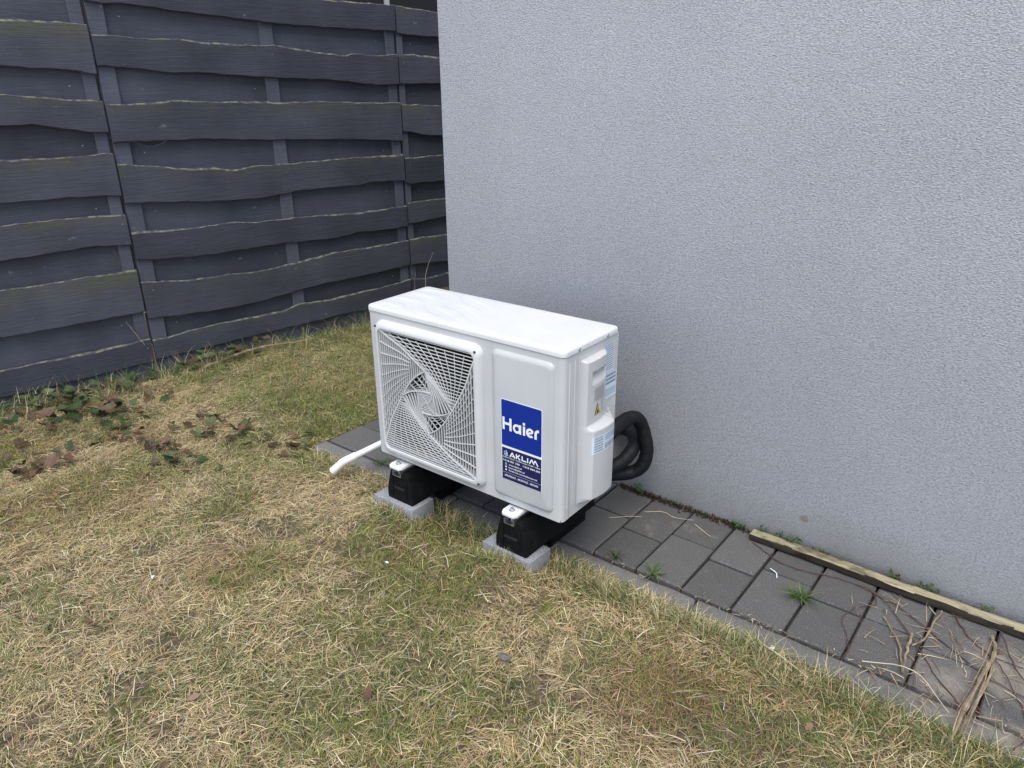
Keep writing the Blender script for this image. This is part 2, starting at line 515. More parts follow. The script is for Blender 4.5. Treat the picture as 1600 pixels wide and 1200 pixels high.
kerb = empty('kerb', (0, -.487, 0))
tag(kerb, kind='structure')
for x0, x1, dz in ((-.622, .172, -.004), (.176, 1.163, -.008), (1.168, 2.165, -.006), (2.169, 3.2, -.008)):
    bm = box_bm(x0, x1, -.037, .037, -.16, dz, .010, 3)
    bmesh.ops.subdivide_edges(bm, edges=[e for e in bm.edges if abs(e.verts[0].co.x - e.verts[1].co.x) > .3], cuts=14)
    for v in bm.verts:
        if x0 + .02 < v.co.x < x1 - .02 and v.co.z > -.05:
            v.co.y += random.uniform(-.0018, .0018); v.co.z += random.uniform(-.0015, .0012)
    link('kerb_stone', bm_mesh('kerb_stone', bm, 50), M_kerb, kerb)

# ------------------------------------------------------------------ fence
FENCE = {
  'P2': [
    (None,
     [(-0.403, 1.844), (-0.335, 1.836), (-0.218, 1.839), (-0.007, 1.817), (0.187, 1.804), (0.431, 1.785), (0.578, 1.774), (0.939, 1.765), (1.341, 1.759)]),
    ([(-0.399, 1.7), (-0.275, 1.694), (-0.141, 1.683), (-0.029, 1.691), (0.132, 1.674), (0.413, 1.666), (0.526, 1.668), (0.758, 1.639), (0.966, 1.617), (0.989, 1.631), (1.189, 1.619), (1.259, 1.623), (1.307, 1.635), (1.34, 1.628)],
     [(-0.411, 1.557), (-0.274, 1.548), (-0.043, 1.521), (0.04, 1.527), (0.39, 1.503), (0.541, 1.495), (0.865, 1.482), (1.174, 1.45), (1.34, 1.452)]),
    ([(-0.405, 1.38), (-0.26, 1.379), (-0.049, 1.393), (0.084, 1.38), (0.371, 1.376), (0.523, 1.365), (0.767, 1.366), (1.027, 1.353), (1.342, 1.345)],
     [(-0.415, 1.197), (-0.31, 1.197), (-0.085, 1.191), (0.087, 1.188), (0.341, 1.168), (0.742, 1.149), (1.006, 1.135), (1.328, 1.109)]),
    ([(-0.414, 1.093), (-0.238, 1.07), (-0.043, 1.039), (0.081, 1.039), (0.168, 1.015), (0.321, 1.028), (0.518, 1.024), (0.904, 1.03), (1.342, 1.024)],
     [(-0.419, 0.893), (-0.24, 0.88), (0.033, 0.855), (0.294, 0.842), (0.413, 0.848), (0.58, 0.862), (0.708, 0.861), (0.841, 0.86), (0.978, 0.855), (1.073, 0.867), (1.339, 0.855)]),
    ([(-0.416, 0.742), (-0.131, 0.725), (0.048, 0.724), (0.105, 0.732), (0.274, 0.711), (0.603, 0.705), (0.961, 0.687), (1.154, 0.686), (1.342, 0.691)],
     [(-0.425, 0.592), (-0.228, 0.571), (-0.015, 0.56), (0.253, 0.562), (0.415, 0.562), (0.584, 0.553), (0.806, 0.543), (0.948, 0.561), (1.142, 0.548), (1.332, 0.549)]),
    ([(-0.425, 0.471), (-0.145, 0.436), (0.115, 0.43), (0.232, 0.418), (0.526, 0.437), (0.751, 0.456), (1.035, 0.452), (1.341, 0.456)],
     [(-0.428, 0.261), (-0.25, 0.245), (0.007, 0.231), (0.205, 0.232), (0.372, 0.244), (0.548, 0.261), (0.683, 0.266), (0.919, 0.267), (1.119, 0.273), (1.333, 0.282)]),
    ([(-0.421, 0.135), (-0.341, 0.132), (-0.195, 0.145), (-0.005, 0.151), (0.193, 0.149), (0.359, 0.147), (0.492, 0.171), (0.671, 0.157), (0.909, 0.164), (1.109, 0.163), (1.337, 0.181)],
     [(-0.432, 0.018), (-0.216, 0.02), (0.175, 0.029), (0.611, 0.035), (0.897, 0.042), (1.366, 0.055)]),
  ],
  'P1': [
    ([(-0.777, 1.753), (-0.651, 1.752), (-0.492, 1.747), (-0.41, 1.741)],
     [(-0.823, 1.556), (-0.67, 1.545), (-0.509, 1.537), (-0.47, 1.522), (-0.413, 1.516)]),
    ([(-0.85, 1.436), (-0.698, 1.422), (-0.564, 1.408), (-0.417, 1.398)],
     [(-0.882, 1.298), (-0.752, 1.298), (-0.62, 1.274), (-0.511, 1.251), (-0.414, 1.247)]),
    ([(-0.917, 1.148), (-0.759, 1.143), (-0.562, 1.141), (-0.487, 1.149), (-0.419, 1.147)],
     [(-0.962, 0.951), (-0.802, 0.947), (-0.661, 0.947), (-0.544, 0.942), (-0.424, 0.933)]),
    ([(-0.986, 0.848), (-0.824, 0.849), (-0.623, 0.847), (-0.42, 0.837)],
     [(-1.025, 0.68), (-0.86, 0.683), (-0.745, 0.688), (-0.595, 0.692), (-0.423, 0.674)]),
    ([(-1.057, 0.542), (-0.892, 0.538), (-0.686, 0.542), (-0.532, 0.539), (-0.428, 0.543)],
     [(-1.111, 0.306), (-0.886, 0.303), (-0.674, 0.302), (-0.43, 0.302)]),
    ([(-1.149, 0.142), (-0.979, 0.143), (-0.8, 0.141), (-0.61, 0.142), (-0.432, 0.145)],
     [(-1.181, 0.003), (-1.011, 0.001), (-0.891, 0.0), (-0.637, 0.006), (-0.433, 0.011)]),
  ],
  'P3': [
    ([(1.353, 1.906), (1.642, 1.883)],
     [(1.34, 1.752), (1.435, 1.74), (1.643, 1.734)]),
    ([(1.34, 1.624), (1.452, 1.633), (1.647, 1.616)],
     [(1.346, 1.456), (1.514, 1.454), (1.653, 1.456)]),
    ([(1.346, 1.337), (1.661, 1.316)],
     [(1.343, 1.168), (1.443, 1.152), (1.545, 1.13), (1.651, 1.125)]),
    ([(1.34, 1.0), (1.644, 1.0)],
     [(1.338, 0.843), (1.368, 0.828), (1.473, 0.831), (1.65, 0.824)]),
    ([(1.349, 0.707), (1.518, 0.711), (1.644, 0.706)],
     [(1.344, 0.565), (1.482, 0.57), (1.66, 0.58)]),
    ([(1.341, 0.46), (1.448, 0.463), (1.664, 0.452)],
     [(1.339, 0.282), (1.463, 0.275), (1.66, 0.258)]),
    ([(1.337, 0.181), (1.484, 0.165), (1.656, 0.178)],
     [(1.329, 0.081), (1.65, 0.069)]),
  ],
}

TH = math.radians(10.5)
FX0 = -2.1
FRZ = math.pi / 2 - TH
fence = empty('garden_fence')
tag(fence, 'dark grey garden fence of woven wavy-edged boards on the left', 'fence')
def fence_root(name, s, label):
    e = empty(name, (FX0 + math.sin(TH) * s, math.cos(TH) * s, 0), FRZ)
    e.parent = fence; e['label'] = label
    return e
def interp(pl, s, jitter):
    a = np.array(pl)
    o = np.argsort(a[:, 0]); a = a[o]
    z = np.interp(s, a[:, 0], a[:, 1])
    ph = jitter * 7.1
    ext = np.maximum(0, np.maximum(a[0, 0] - s, s - a[-1, 0]))
    z = z + np.clip(ext * 4, 0, 1) * (.018 * np.sin(s * 5.3 + ph) + .009 * np.sin(s * 13 + ph * 2))
    return z + .0016 * np.sin(s * 37 + ph) + .0012 * np.sin(s * 71 + ph * 3)
def board(parent, s_org, s0, s1, top, bot, y, mats, jit, th=.018, ch=.007):
    n = 44
    s = np.linspace(s0, s1, n)
    zt = top(s) if callable(top) else interp(top, s, jit)
    zb = bot(s) if callable(bot) else interp(bot, s, jit + .37)
    V, E = [], []
    bow = .003 * np.sin((s - s0) / (s1 - s0) * math.pi * 2 + jit * 9)
    for i in range(n):
        x = s[i] - s_org; yb = y + bow[i]
        ch_ = ch * (.45 + 1.1 * abs(math.sin(x * 5.1 + jit * 3) * math.sin(x * 2.3 + jit)))
        ring = [(x, yb + .003, zb[i], 0), (x, yb, zb[i] + .004, 0), (x, yb, zb[i] * .45 + zt[i] * .55, .12), (x, yb, zt[i] - ch_, 1),
                (x, yb + .009, zt[i], 1), (x, yb + th, zt[i] - .002, 1), (x, yb + th, zb[i], 0)]
        V += [r[:3] for r in ring]; E += [r[3] for r in ring]
    m = 7; Fc = []; MI = []
    for i in range(n - 1):
        for k in range(m):
            a, b = i * m + k, i * m + (k + 1) % m
            Fc.append((a, a + m, b + m, b)); MI.append(1 if k in (3, 4) else 0)
    Fc.append(tuple(range(m))); MI.append(0)
    Fc.append(tuple((n - 1) * m + k for k in range(m))[::-1]); MI.append(0)
    me = mesh('board', V, Fc, 35)
    at = me.attributes.new('edge', 'FLOAT', 'POINT'); at.data.foreach_set('value', E)
    for mm in mats: me.materials.append(mm)
    me.polygons.foreach_set('material_index', MI)
    return link('board', me, None, parent)
def batten(parent, s_org, s0, s1, z0=.032, z1=1.9):
    bm = box_bm(s0 - s_org, s1 - s_org, .0195, .0395, z0, z1, .002, 1)
    return link('batten', bm_mesh('batten', bm, 30), M_batten, parent)
M_nail, *_ = new_mat('nail_head', .4, (.5, .5, .52), .8)
def nail(parent, s_org, s, z, y):
    V, F = tube_data([(s - s_org, y + .004, z), (s - s_org, y - .0015, z)], .0032, 6)
    link('nail', mesh('nail', V, F), M_nail, parent)

def fence_panel(key, name, s0, s1, battens, label, toplimit=None):
    root = fence_root(name, s0, label)
    data = FENCE[key]
    fr = list(data)
    if fr[0][0] is None:
        fr[0] = ([(s0, 1.93), (.4, 1.915), (1.0, 1.912), (1.335, 1.907)], fr[0][1])
    jb = {'P1': 1.3, 'P2': 2.1, 'P3': 3.7}[key]
    for i, (t, bt) in enumerate(fr):
        board(root, s0, s0, s1, t, bt, 0.0, (M_board, M_waney), jb + i * .61)
    for i in range(len(fr) - 1):
        up, lo = fr[i][1], fr[i + 1][0]
        dip = (lambda s: .05 * np.exp(-((s + .22) / .10) ** 2)) if (key == 'P2' and i == 2) else (lambda s: 0 * s)
        tf = lambda s, up=up, j=jb + i, dip=dip: interp(up, s, j + .2) + .026 - .026 * 0 + .006 * np.sin(s * 3 + j) - dip(s)
        bf = lambda s, lo=lo, j=jb + i: interp(lo, s, j + .9) - .024 + .006 * np.sin(s * 4 + j)
        board(root, s0, s0, s1, tf, bf, .040, (M_backboard, M_backboard), jb + i * .43 + 5)
        for (a, b) in battens:
            if s0 < (a + b) / 2 < s1 and i % 2 == 0:
                zz = float(interp(fr[i + 1][0], np.array([(a + b) / 2]), jb)[0]) - .05
                nail(root, s0, (a + b) / 2 + .01, zz, 0)
            nail(root, s0, a - .06 if a - .06 > s0 else b + .07, float(interp(up, np.array([a]), jb)[0]) - .06, .040)
    if key == 'P1':
        board(root, s0, s0, s1, lambda s: 1.925 + 0 * s, lambda s: 1.72 + .006 * np.sin(s * 5), .040, (M_backboard, M_backboard), 9.2)
    for a, b in battens:
        batten(root, s0, a, b)
    link('gap_shade_board', bm_mesh('gap_shade_board', box_bm(.002, s1 - s0 - .002, .021, .039, -.15, .028, .002, 1), 30), M_backboard, root)  # board added so the gap below the lowest boards stays dark
    return root
fence_panel('P1', 'fence_panel', -2.165, -.424, [(-.487, -.428), (-1.33, -1.25), (-2.16, -2.08)], 'dark grey woven board fence panel at the left edge, greenest moss on its boards')
fence_panel('P2', 'fence_panel', -.414, 1.334, [(-.410, -.330), (.452, .530), (1.268, 1.330)], 'middle dark grey fence panel of wavy horizontal boards, seen in full width')
fence_panel('P3', 'fence_panel', 1.345, 3.09, [(1.349, 1.392), (2.16, 2.24), (3.0, 3.08)], 'narrow strip of dark fence panel disappearing behind the house corner')

# dark neighbouring shed showing over the fence
SP = 1.466
e = empty('neighbouring_shed', (-3.6, 1.2, -.1), FRZ)
tag(e, 'almost black building glimpsed above the fence top beside the house corner', 'shed')
box('wall', SP + .033, SP + 3.2, 0, 2.0, 0, 3.0, M_darkshed, e)
box('wall', SP - 4.0, SP - .033, 0, 2.0, 0, 3.0, M_darkshed, e)
box('bright_gap_strip', SP - .030, SP + .030, .01, .07, 0, 3.05, M_gapstrip, e)  # pale strip added in place of the bright gap between the dark walls

# ------------------------------------------------------------------ outdoor heat pump unit
UW, UD, UH = .803, .293, .55
unit = empty('heat_pump_unit', (0, -.6737, .2325), .0068)
tag(unit, 'white outdoor air conditioner unit with pinwheel fan grille and blue brand sticker', 'air conditioner')

# front panel with rounded vertical corners and an opening behind the grille
def front_panel():
    bm = bmesh.new()
    r, side, top = .017, .036, .5315
    outer = [(r, 0.0), (UW - r, 0.0), (UW - r, top), (r, top)]
    hole = rrect(.075, .480, .054, .478, .03, 5)
    def ring(pts, y=0.0):
        vs = [bm.verts.new((a, y, c)) for a, c in pts]
        es = [bm.edges.new((vs[i], vs[(i + 1) % len(vs)])) for i in range(len(vs))]
        return vs, es
    ov, oe = ring(outer); hv_, he = ring(hole)
    bmesh.ops.triangle_fill(bm, use_beauty=True, use_dissolve=False, edges=oe + he)
    hb = [bm.verts.new((v.co.x, .02, v.co.z)) for v in hv_]
    for i in range(len(hv_)):
        j = (i + 1) % len(hv_)
        bm.faces.new((hv_[i], hv_[j], hb[j], hb[i]))
    for sx in (0, 1):
        prof = []
        for k in range(7):
            a = math.radians(90 * k / 6)
            prof.append((r - r * math.sin(a), r - r * math.cos(a)))
        prof.append((0, side))
        if sx: prof = [(UW - x, y) for x, y in prof]
        lo = [bm.verts.new((x, y, 0)) for x, y in prof]; hi = [bm.verts.new((x, y, top)) for x, y in prof]
        for k in range(len(prof) - 1):
            f = (lo[k], lo[k + 1], hi[k + 1], hi[k])
            bm.faces.new(f if sx else f[::-1])
    bmesh.ops.remove_doubles(bm, verts=bm.verts, dist=1e-5)
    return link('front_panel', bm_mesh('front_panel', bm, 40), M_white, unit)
front_panel()
# inner carcass so that nothing shows through
box('side_panel', UW - .004, UW - .0005, .0385, UD, .0, .5315, M_white, unit, .0008, 1)
box('side_panel', 0.0005, .004, .0385, UD, .0, .5315, M_white, unit, .0008, 1)
box('rear_panel', .005, UW - .005, UD - .004, UD - .0005, .0, .5315, M_dark, unit)
box('base_pan', .004, UW - .006, .003, UD - .006, -.004, .006, M_dark, unit)
box('divider', .515, .52, .004, UD - .006, .007, .53, M_dark, unit)
for v0, z0, z1 in ((.026, .045, .505), (.0525, .045, .505)):       # pressed vertical flutes either side of the seam
    V, F = tube_data([(UW - .0004, v0, z0 - .006), (UW + .0008, v0, z0), (UW + .0008, v0, z1), (UW - .0004, v0, z1 + .006)], .0026, 8)
    link('flute', mesh('flute', V, F, 60), M_white, unit)
for v0 in (.262, .272, .282):
    V, F = tube_data([(UW - .0004, v0, .03), (UW + .0005, v0, .04), (UW + .0005, v0, .318), (UW - .0004, v0, .325)], .0024, 8)
    link('flute', mesh('flute', V, F, 60), M_white, unit)
# lid
def lid():
    def L(ins, z): return [(x, y, z) for x, y in rrect(-.0022 + ins, UW + .0025 - ins, -.003 + ins, UD + .003 - ins, .019 - ins * .6, 6)]
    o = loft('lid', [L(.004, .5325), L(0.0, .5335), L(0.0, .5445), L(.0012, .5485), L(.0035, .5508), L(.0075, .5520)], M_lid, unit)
    # embossed wave pattern pressed into the top
    nu, nv = 220, 84
    us = np.linspace(.012, UW - .010, nu); vs = np.linspace(.010, UD - .010, nv)
    Ux, Vy = np.meshgrid(us, vs, indexing='ij')
    ph = Vy + .060 * np.tanh((Ux - .15 - .25 * Vy) / .06) + .045 * np.tanh((Ux - .34 - .2 * Vy) / .07) - .12 * Ux
    w = .5 + .5 * np.sin(ph * 2 * np.pi / .070)
    ridge = np.clip((w - .35) / .5, 0, 1); ridge = ridge * ridge * (3 - 2 * ridge)
    edge = np.minimum(np.minimum(Ux - .012, UW - .010 - Ux), np.minimum(Vy - .010, UD - .010 - Vy))
    fade = np.clip(edge / .03, 0, 1) * np.clip((.52 - Ux) / .30, .12, 1)
    h = .5515 + .0010 * np.clip(edge / .006, 0, 1) + .0016 * ridge * fade
    V = np.stack([Ux.ravel(), Vy.ravel(), h.ravel()], 1)
    ix = np.arange(nu * nv).reshape(nu, nv)
    F = np.stack([ix[:-1, :-1].ravel(), ix[1:, :-1].ravel(), ix[1:, 1:].ravel(), ix[:-1, 1:].ravel()], 1)
    link('embossed_top', mesh('embossed_top', V.tolist(), F.tolist(), 180), M_lid, o)
    for v0 in (.068, .222):
        V, F = tube_data([(UW + .0020, v0, .5415), (UW + .0055, v0, .5415), (UW + .0068, v0, .5415)], [.0052, .0050, .0028], 10)
        link('screw', mesh('screw', V, F, 40), M_steel, o)
    return o
lid()
box('seam', UW - .0045, UW - .0022, .0358, .0388, .010, .531, M_seam, unit)
box('seam', .012, UW - .012, .0015, .03, .5312, .5335, M_seam, unit)
V, F = tube_data([(-.001, .02, .523), (-.008, .02, .523), (-.010, .02, .522)], [.006, .006, .003], 8)
link('lid_clip', mesh('lid_clip', V, F, 40), M_pvc, unit)

# raised service panel on the right of the front
def pl(i, h, rr): return [(x, -h, z) for x, z in rrect(.544 + i, .772 - i, .022 + i, .512 - i, rr, 6)]
raised = loft('raised_panel', [pl(0, -.001, .020), pl(.0005, .0012, .020), pl(.004, .0062, .018), pl(.010, .0105, .015), pl(.0155, .012, .012)], M_panelw, unit)

# fan grille
GC = np.array([.277, .2675])
def gl(t, h):
    a = (.043, .510, .018, .512); b_ = (.066, .488, .046, .486)
    q = [a[k] + (b_[k] - a[k]) * t for k in range(4)]
    return [(x, -h, z) for x, z in rrect(*q, .034 - .012 * t, 8)]
grille = loft('fan_grille', [gl(0, -.001), gl(.02, .004), gl(.12, .013), gl(.35, .0205), gl(.62, .0245), gl(.85, .0253), gl(.97, .0247), gl(1.0, .0235), gl(1.0, .004)], M_grille, unit, cap1=False)

def bar(name, pts, w, h0, depth, parent, mat):
    """rib of given in-plane width following pts (grille plane), standing proud from h0 back by depth"""
    P = [np.array(q, float) for q in pts]
    V, F = [], []
    for i, q in enumerate(P):
        t = P[min(i + 1, len(P) - 1)] - P[max(i - 1, 0)]
        t /= (np.linalg.norm(t) + 1e-12)
        nn = np.array([-t[1], t[0]]) * w / 2
        a, c = q + nn + GC, q - nn + GC
        V += [(a[0], -h0, a[1]), (c[0], -h0, c[1]), (c[0], -h0 + depth, c[1]), (a[0], -h0 + depth, a[1])]
    for i in range(len(P) - 1):
        for k in range(4):
            a, b_ = i * 4 + k, i * 4 + (k + 1) % 4
            F.append((a, b_, b_ + 4, a + 4))
    F.append((3, 2, 1, 0)); F.append(tuple((len(P) - 1) * 4 + k for k in range(4)))
    return link(name, mesh(name, V, F), mat, parent)
def rot(p, k):
    p = [np.array(q, float) for q in p]
    for _ in range(k % 4): p = [np.array((-q[1], q[0])) for q in p]
    return p
def res(p, n):
    p = np.array(p); d = np.r_[0, np.cumsum(np.linalg.norm(np.diff(p, axis=0), axis=1))]
    s = np.linspace(0, d[-1], n)
    return np.stack([np.interp(s, d, p[:, 0]), np.interp(s, d, p[:, 1])], 1)
def cat(*ps): return [q for p in ps for q in p]
ARM = smooth_path([(-.2105, .2180), (-.171, .200), (-.102, .172), (-.0455, .139), (0, .112)], 4)
AD = smooth_path([(0, .112), (.010, .098), (.057, .058), (.091, .028), (.112, 0)], 4)
AB = smooth_path([(0, .112), (-.045, .082), (-.077, .049), (-.100, .016), (-.112, 0)], 4)
INN = smooth_path([(0, .112), (.010, .0827), (.020, .0462), (.0252, .0265), (.0138, .0077), (-.0005, -.004)], 3)
BCU = smooth_path([(-.112, .0), (-.0776, .0205), (-.0454, .0318), (-.011, .0384), (.0227, .039)], 4)
BCO = smooth_path([(-.112, 0), (-.076, -.046), (-.034, -.0895), (0, -.112)], 4)
BCI = smooth_path([(-.042, .0306), (-.0377, -.0005), (-.0333, -.0317), (-.0194, -.0742), (0, -.112)], 4)
WLN = smooth_path([(-.035, .031), (-.0125, .0168), (.0, .0), (.0125, -.0168), (.035, -.031)], 4)
HB, HD = .0215, .011
for k in range(4):
    bar('rib', rot(ARM, k), .0040, HB + .001, HD + .002, grille, M_grille)
for k in (0, 2):
    for pth, w in ((AD, .0034), (AB, .0034), (INN, .0030), (BCU, .0032), (BCO, .0034), (BCI, .0024)):
        bar('rib', rot(pth, k), w, HB + .0012, HD, grille, M_grille)
bar('rib', WLN, .003, HB, HD, grille, M_grille)
def scan(poly, axis, pitch, off=.5):
    """clip lines of constant coordinate (axis 1 = horizontal lines) to a polygon"""
    P = np.array(poly); a = 1 - axis; out = []
    lo, hi = P[:, axis].min(), P[:, axis].max()
    c = lo + pitch * off
    while c < hi:
        xs = []
        for i in range(len(P)):
            p, q = P[i], P[(i + 1) % len(P)]
            if (p[axis] > c) != (q[axis] > c):
                t = (c - p[axis]) / (q[axis] - p[axis]); xs.append(p[a] + t * (q[a] - p[a]))
        xs.sort()
        for i in range(0, len(xs) - 1, 2):
            if xs[i + 1] - xs[i] > .004:
                out.append([(xs[i], c), (xs[i + 1], c)] if axis == 1 else [(c, xs[i]), (c, xs[i + 1])])
        c += pitch
    return out
TRr = list(reversed(rot(ARM, 3)))
TOP = cat(ARM, AD, TRr, [(.213, .2205), (-.2105, .2205)])
TOP = [np.array(q) for q in TOP]
RIGHT = cat(rot(ARM, 3), list(reversed(rot(AB, 2))), list(reversed(rot(ARM, 2))))
for poly, ax, pt, sw, sdp in ((TOP, 1, .0116, .0022, .0026), ([-q for q in TOP], 1, .0090, .0022, .0030)):
    for sgm in scan(poly, ax, pt):
        bar('slat', sgm, sw, HB, sdp, grille, M_grille)
for poly, ax, pt in ((RIGHT, 0, .0112), ([-np.array(q) for q in RIGHT], 0, .0100)):
    for sgm in scan(poly, ax, pt):
        bar('slat', sgm, .0022, HB, .0056, grille, M_grille)
# thin cross ribs that sweep with the arms
LT = res(cat(ARM, AD), 30); RT = res(rot(ARM, 3), 30)
LR = res(cat(rot(ARM, 3), list(reversed(rot(AB, 2)))), 30); RR = res(rot(ARM, 2), 30)
for k in range(1, 10):
    t = k / 10
    q = LT * (1 - t) + RT * t
    q2 = LR * (1 - t) + RR * t
    for sg in (1, -1):
        bar('rib', list((q * sg)[1:27]), .0013, HB + .0006, .0025, grille, M_grille)
        bar('rib', list((q2 * sg)[1:21]), .0014, HB + .0006, .006, grille, M_grille)
BO, BI = res(BCO, 14), res(BCI, 14)
inner_path = res(cat(INN[:10], list(reversed(BCU))), 14); ABr = res(AB, 14)
for sg in (1, -1):
    for k in range(1, 5):
        t = k / 5
        bar('slat', list((BO * (1 - t) + BI * t) * sg), .0023, HB + .0004, .006, grille, M_grille)
    for k in range(1, 5):
        t = k / 5
        bar('rib', list((ABr * (1 - t) + inner_path * t) * sg), .0014, HB - .002, .004, grille, M_grille)
    for k in range(2, 12, 2):
        bar('rib', [ABr[k] * sg, (ABr[k] * .5 + inner_path[min(13, k + 1)] * .5) * sg, inner_path[min(13, k + 1)] * sg], .0013, HB - .002, .004, grille, M_grille)
    p1 = [np.array(q) * sg for q in ((-.035, .031), (-.0125, .0168), (0, 0), (-.033, -.0317), (-.0377, -.0005))]
    for s_ in scan(p1, 0, .0058): bar('slat', s_, .0022, HB, .008, grille, M_grille)
    p2 = [np.array(q) * sg for q in ((-.035, .031), (-.011, .0384), (.0227, .039), (.0252, .0265), (.0, .0), (-.0125, .0168))]
    for s_ in scan(p2, 1, .0062): bar('slat', s_, .0022, HB, .008, grille, M_grille)
for x, z in ((.4935, .4925), (.4945, .0405), (.0585, .4925)):
    V, F = tube_data([(x, -.0215, z), (x, -.0258, z)], .0036, 12)
    link('screw_recess', mesh('screw_recess', V, F, 40), M_seam, grille)

# fan behind the grille
fan = empty('fan', (GC[0], .045, GC[1])); fan.parent = unit
V, F = tube_data([(0, -.03, 0), (0, -.026, 0), (0, .03, 0)], [.030, .042, .045], 20)
link('hub', mesh('hub', V, F, 40), M_fan, fan)
for k in range(3):
    V, F = [], []
    n1, n2 = 8, 12
    for i in range(n1):
        r = .04 + .155 * i / (n1 - 1)
        for j in range(n2):
            a = math.radians(k * 120 + 10 + 18 * i / n1 + 92 * j / (n2 - 1))
            V.append((r * math.cos(a), -.022 + .045 * j / (n2 - 1), r * math.sin(a)))
    for i in range(n1 - 1):
        for j in range(n2 - 1):
            a = i * n2 + j
            F.append((a, a + 1, a + n2 + 1, a + n2))
    bm = bmesh.new(); bv = [bm.verts.new(q) for q in V]
    for f in F: bm.faces.new([bv[i] for i in f])
    bmesh.ops.solidify(bm, geom=list(bm.faces), thickness=.003)
    link('fan_blade', bm_mesh('fan_blade', bm, 40), M_fan, fan)
V, F = tube_data([(GC[0], .021, GC[1]), (GC[0], .12, GC[1])], .2105, 40, cap=False)
link('fan_shroud', mesh('fan_shroud', V, F, 60), M_dark, unit)
box('condenser_coil', .01, .51, .21, .235, .01, .525, M_dark, unit)

# valve cover on the right-hand end
def sst(a, b_, x):
    t = np.clip((x - a) / (b_ - a), 0, 1); return t * t * (3 - 2 * t)
def cov(v, z):
    v = np.asarray(v, float); z = np.asarray(z, float)
    tu = np.clip((v - .082) / (.205 - .082), 0, 1)
    up = (.0150 + .0105 * np.sin(np.pi * np.clip(tu * .75 + .2, 0, 1))) * np.sqrt(np.clip(np.minimum((v - .080) / .008, (.212 - v) / .018), 0, 1))
    tl = np.clip((v - .088) / (.235 - .088), 0, 1)
    lo = (.0405 + .0115 * np.sin(np.pi * tl)) * np.sqrt(np.clip(np.minimum((v - .080) / .018, (.249 - v) / .045), 0, 1))
    k = sst(.281, .299, z)
    p = lo * (1 - k) + up * k
    p = p * np.sqrt(np.clip((z - .031) / .022, 0, 1)) * np.sqrt(np.clip((.5035 - z) / .006, 0, 1))
    # finger recess
    m = sst(.108, .112, v) * (1 - sst(.186, .192, v))
    zb = .418 + .012 * ((v - .16) / .04) ** 2 * 0
    scoop = sst(zb, zb + .036, z) * (1 - sst(.462, .4645, z))
    return p - .021 * m * scoop
vs = np.r_[np.linspace(.080, .106, 20), np.linspace(.108, .20, 50), np.linspace(.202, .2495, 26)]
zs = np.r_[np.linspace(.031, .06, 14), np.linspace(.066, .272, 22), np.linspace(.276, .304, 18), np.linspace(.31, .405, 14), np.linspace(.41, .468, 44), np.linspace(.472, .495, 6), np.linspace(.497, .5035, 7)]
Vv, Zz = np.meshgrid(vs, zs, indexing='ij')
Pp = UW + .0008 + cov(Vv, Zz)
a_, b_ = Vv.shape
ix = np.arange(a_ * b_).reshape(a_, b_)
F = np.stack([ix[:-1, :-1].ravel(), ix[1:, :-1].ravel(), ix[1:, 1:].ravel(), ix[:-1, 1:].ravel()], 1)
cover = link('valve_cover', mesh('valve_cover', np.stack([Pp.ravel(), Vv.ravel(), Zz.ravel()], 1).tolist(), F.tolist(), 50), M_cover, unit)
box('cover_backing_plate', UW - .0002, UW + .0014, .073, .206, .027, .514, M_white, unit, .0007, 1)

def decal(name, rects, mat, parent, off=.0005, surf=cov, nseg=6):
    V, F = [], []
    for (v0, v1, z0, z1) in rects:
        n1 = max(1, int(nseg * (v1 - v0) / .02) + 1); n2 = 2 if z1 - z0 < .02 else 8
        o_ = len(V)
        for i in range(n1 + 1):
            for j in range(n2 + 1):
                vv = v0 + (v1 - v0) * i / n1; zz = z0 + (z1 - z0) * j / n2
                V.append((UW + .0008 + (float(surf(vv, zz)) if surf else 0) + off, vv, zz))
        for i in range(n1):
            for j in range(n2):
                a = o_ + i * (n2 + 1) + j
                F.append((a, a + n2 + 1, a + n2 + 2, a + 1))
    return link(name, mesh(name, V, F, 60), mat, parent)
R_ = random.Random(3)
def textlines(v0, v1, z0, z1, pitch, th, gap=.3):
    out = []; z = z1
    while z - th > z0:
        v = v0
        while v < v1 - .002:
            w = R_.uniform(.002, .008); e = min(v + w, v1 - R_.uniform(0, .002))
            if e > v: out.append((v, e, z - th, z))
            v = e + R_.uniform(.0006, .0014)
        z -= pitch
    return out
decal('caution_text', textlines(.122, .180, .362, .408, .0048, .0028), M_inkg, cover)
V = []
def decal_poly(name, pts, mat, off):
    me = mesh(name, [(UW + .0008 + float(cov(v, z)) + off, v, z) for v, z in pts], [tuple(range(len(pts)))])
    return link(name, me, mat, cover)
tri = [(.123, .322), (.155, .322), (.139, .360)]
decal_poly('warning_triangle_border', tri, M_black, .0009)
ct = np.mean(tri, 0)
decal_poly('warning_triangle', [tuple(ct + (np.array(q) - ct) * .80) for q in tri], M_yellow, .0016)
decal_poly('flame_symbol', [(.1345, .327), (.144, .327), (.1445, .332), (.142, .337), (.1405, .343), (.1385, .338), (.135, .334)], M_black, .0021)
fr = []
for z0 in (.352, .337, .322):
    fr += [(.163, .175, z0, z0 + .0014), (.163, .175, z0 + .0095, z0 + .011), (.163, .1645, z0 + .0014, z0 + .0095), (.1735, .175, z0 + .0014, z0 + .0095)]
decal('pictogram', fr, M_inkg, cover)
lb = decal('rating_label', [(.094, .240, .207, .264)], M_label, cover, .0006, nseg=10)
R_.seed(5)
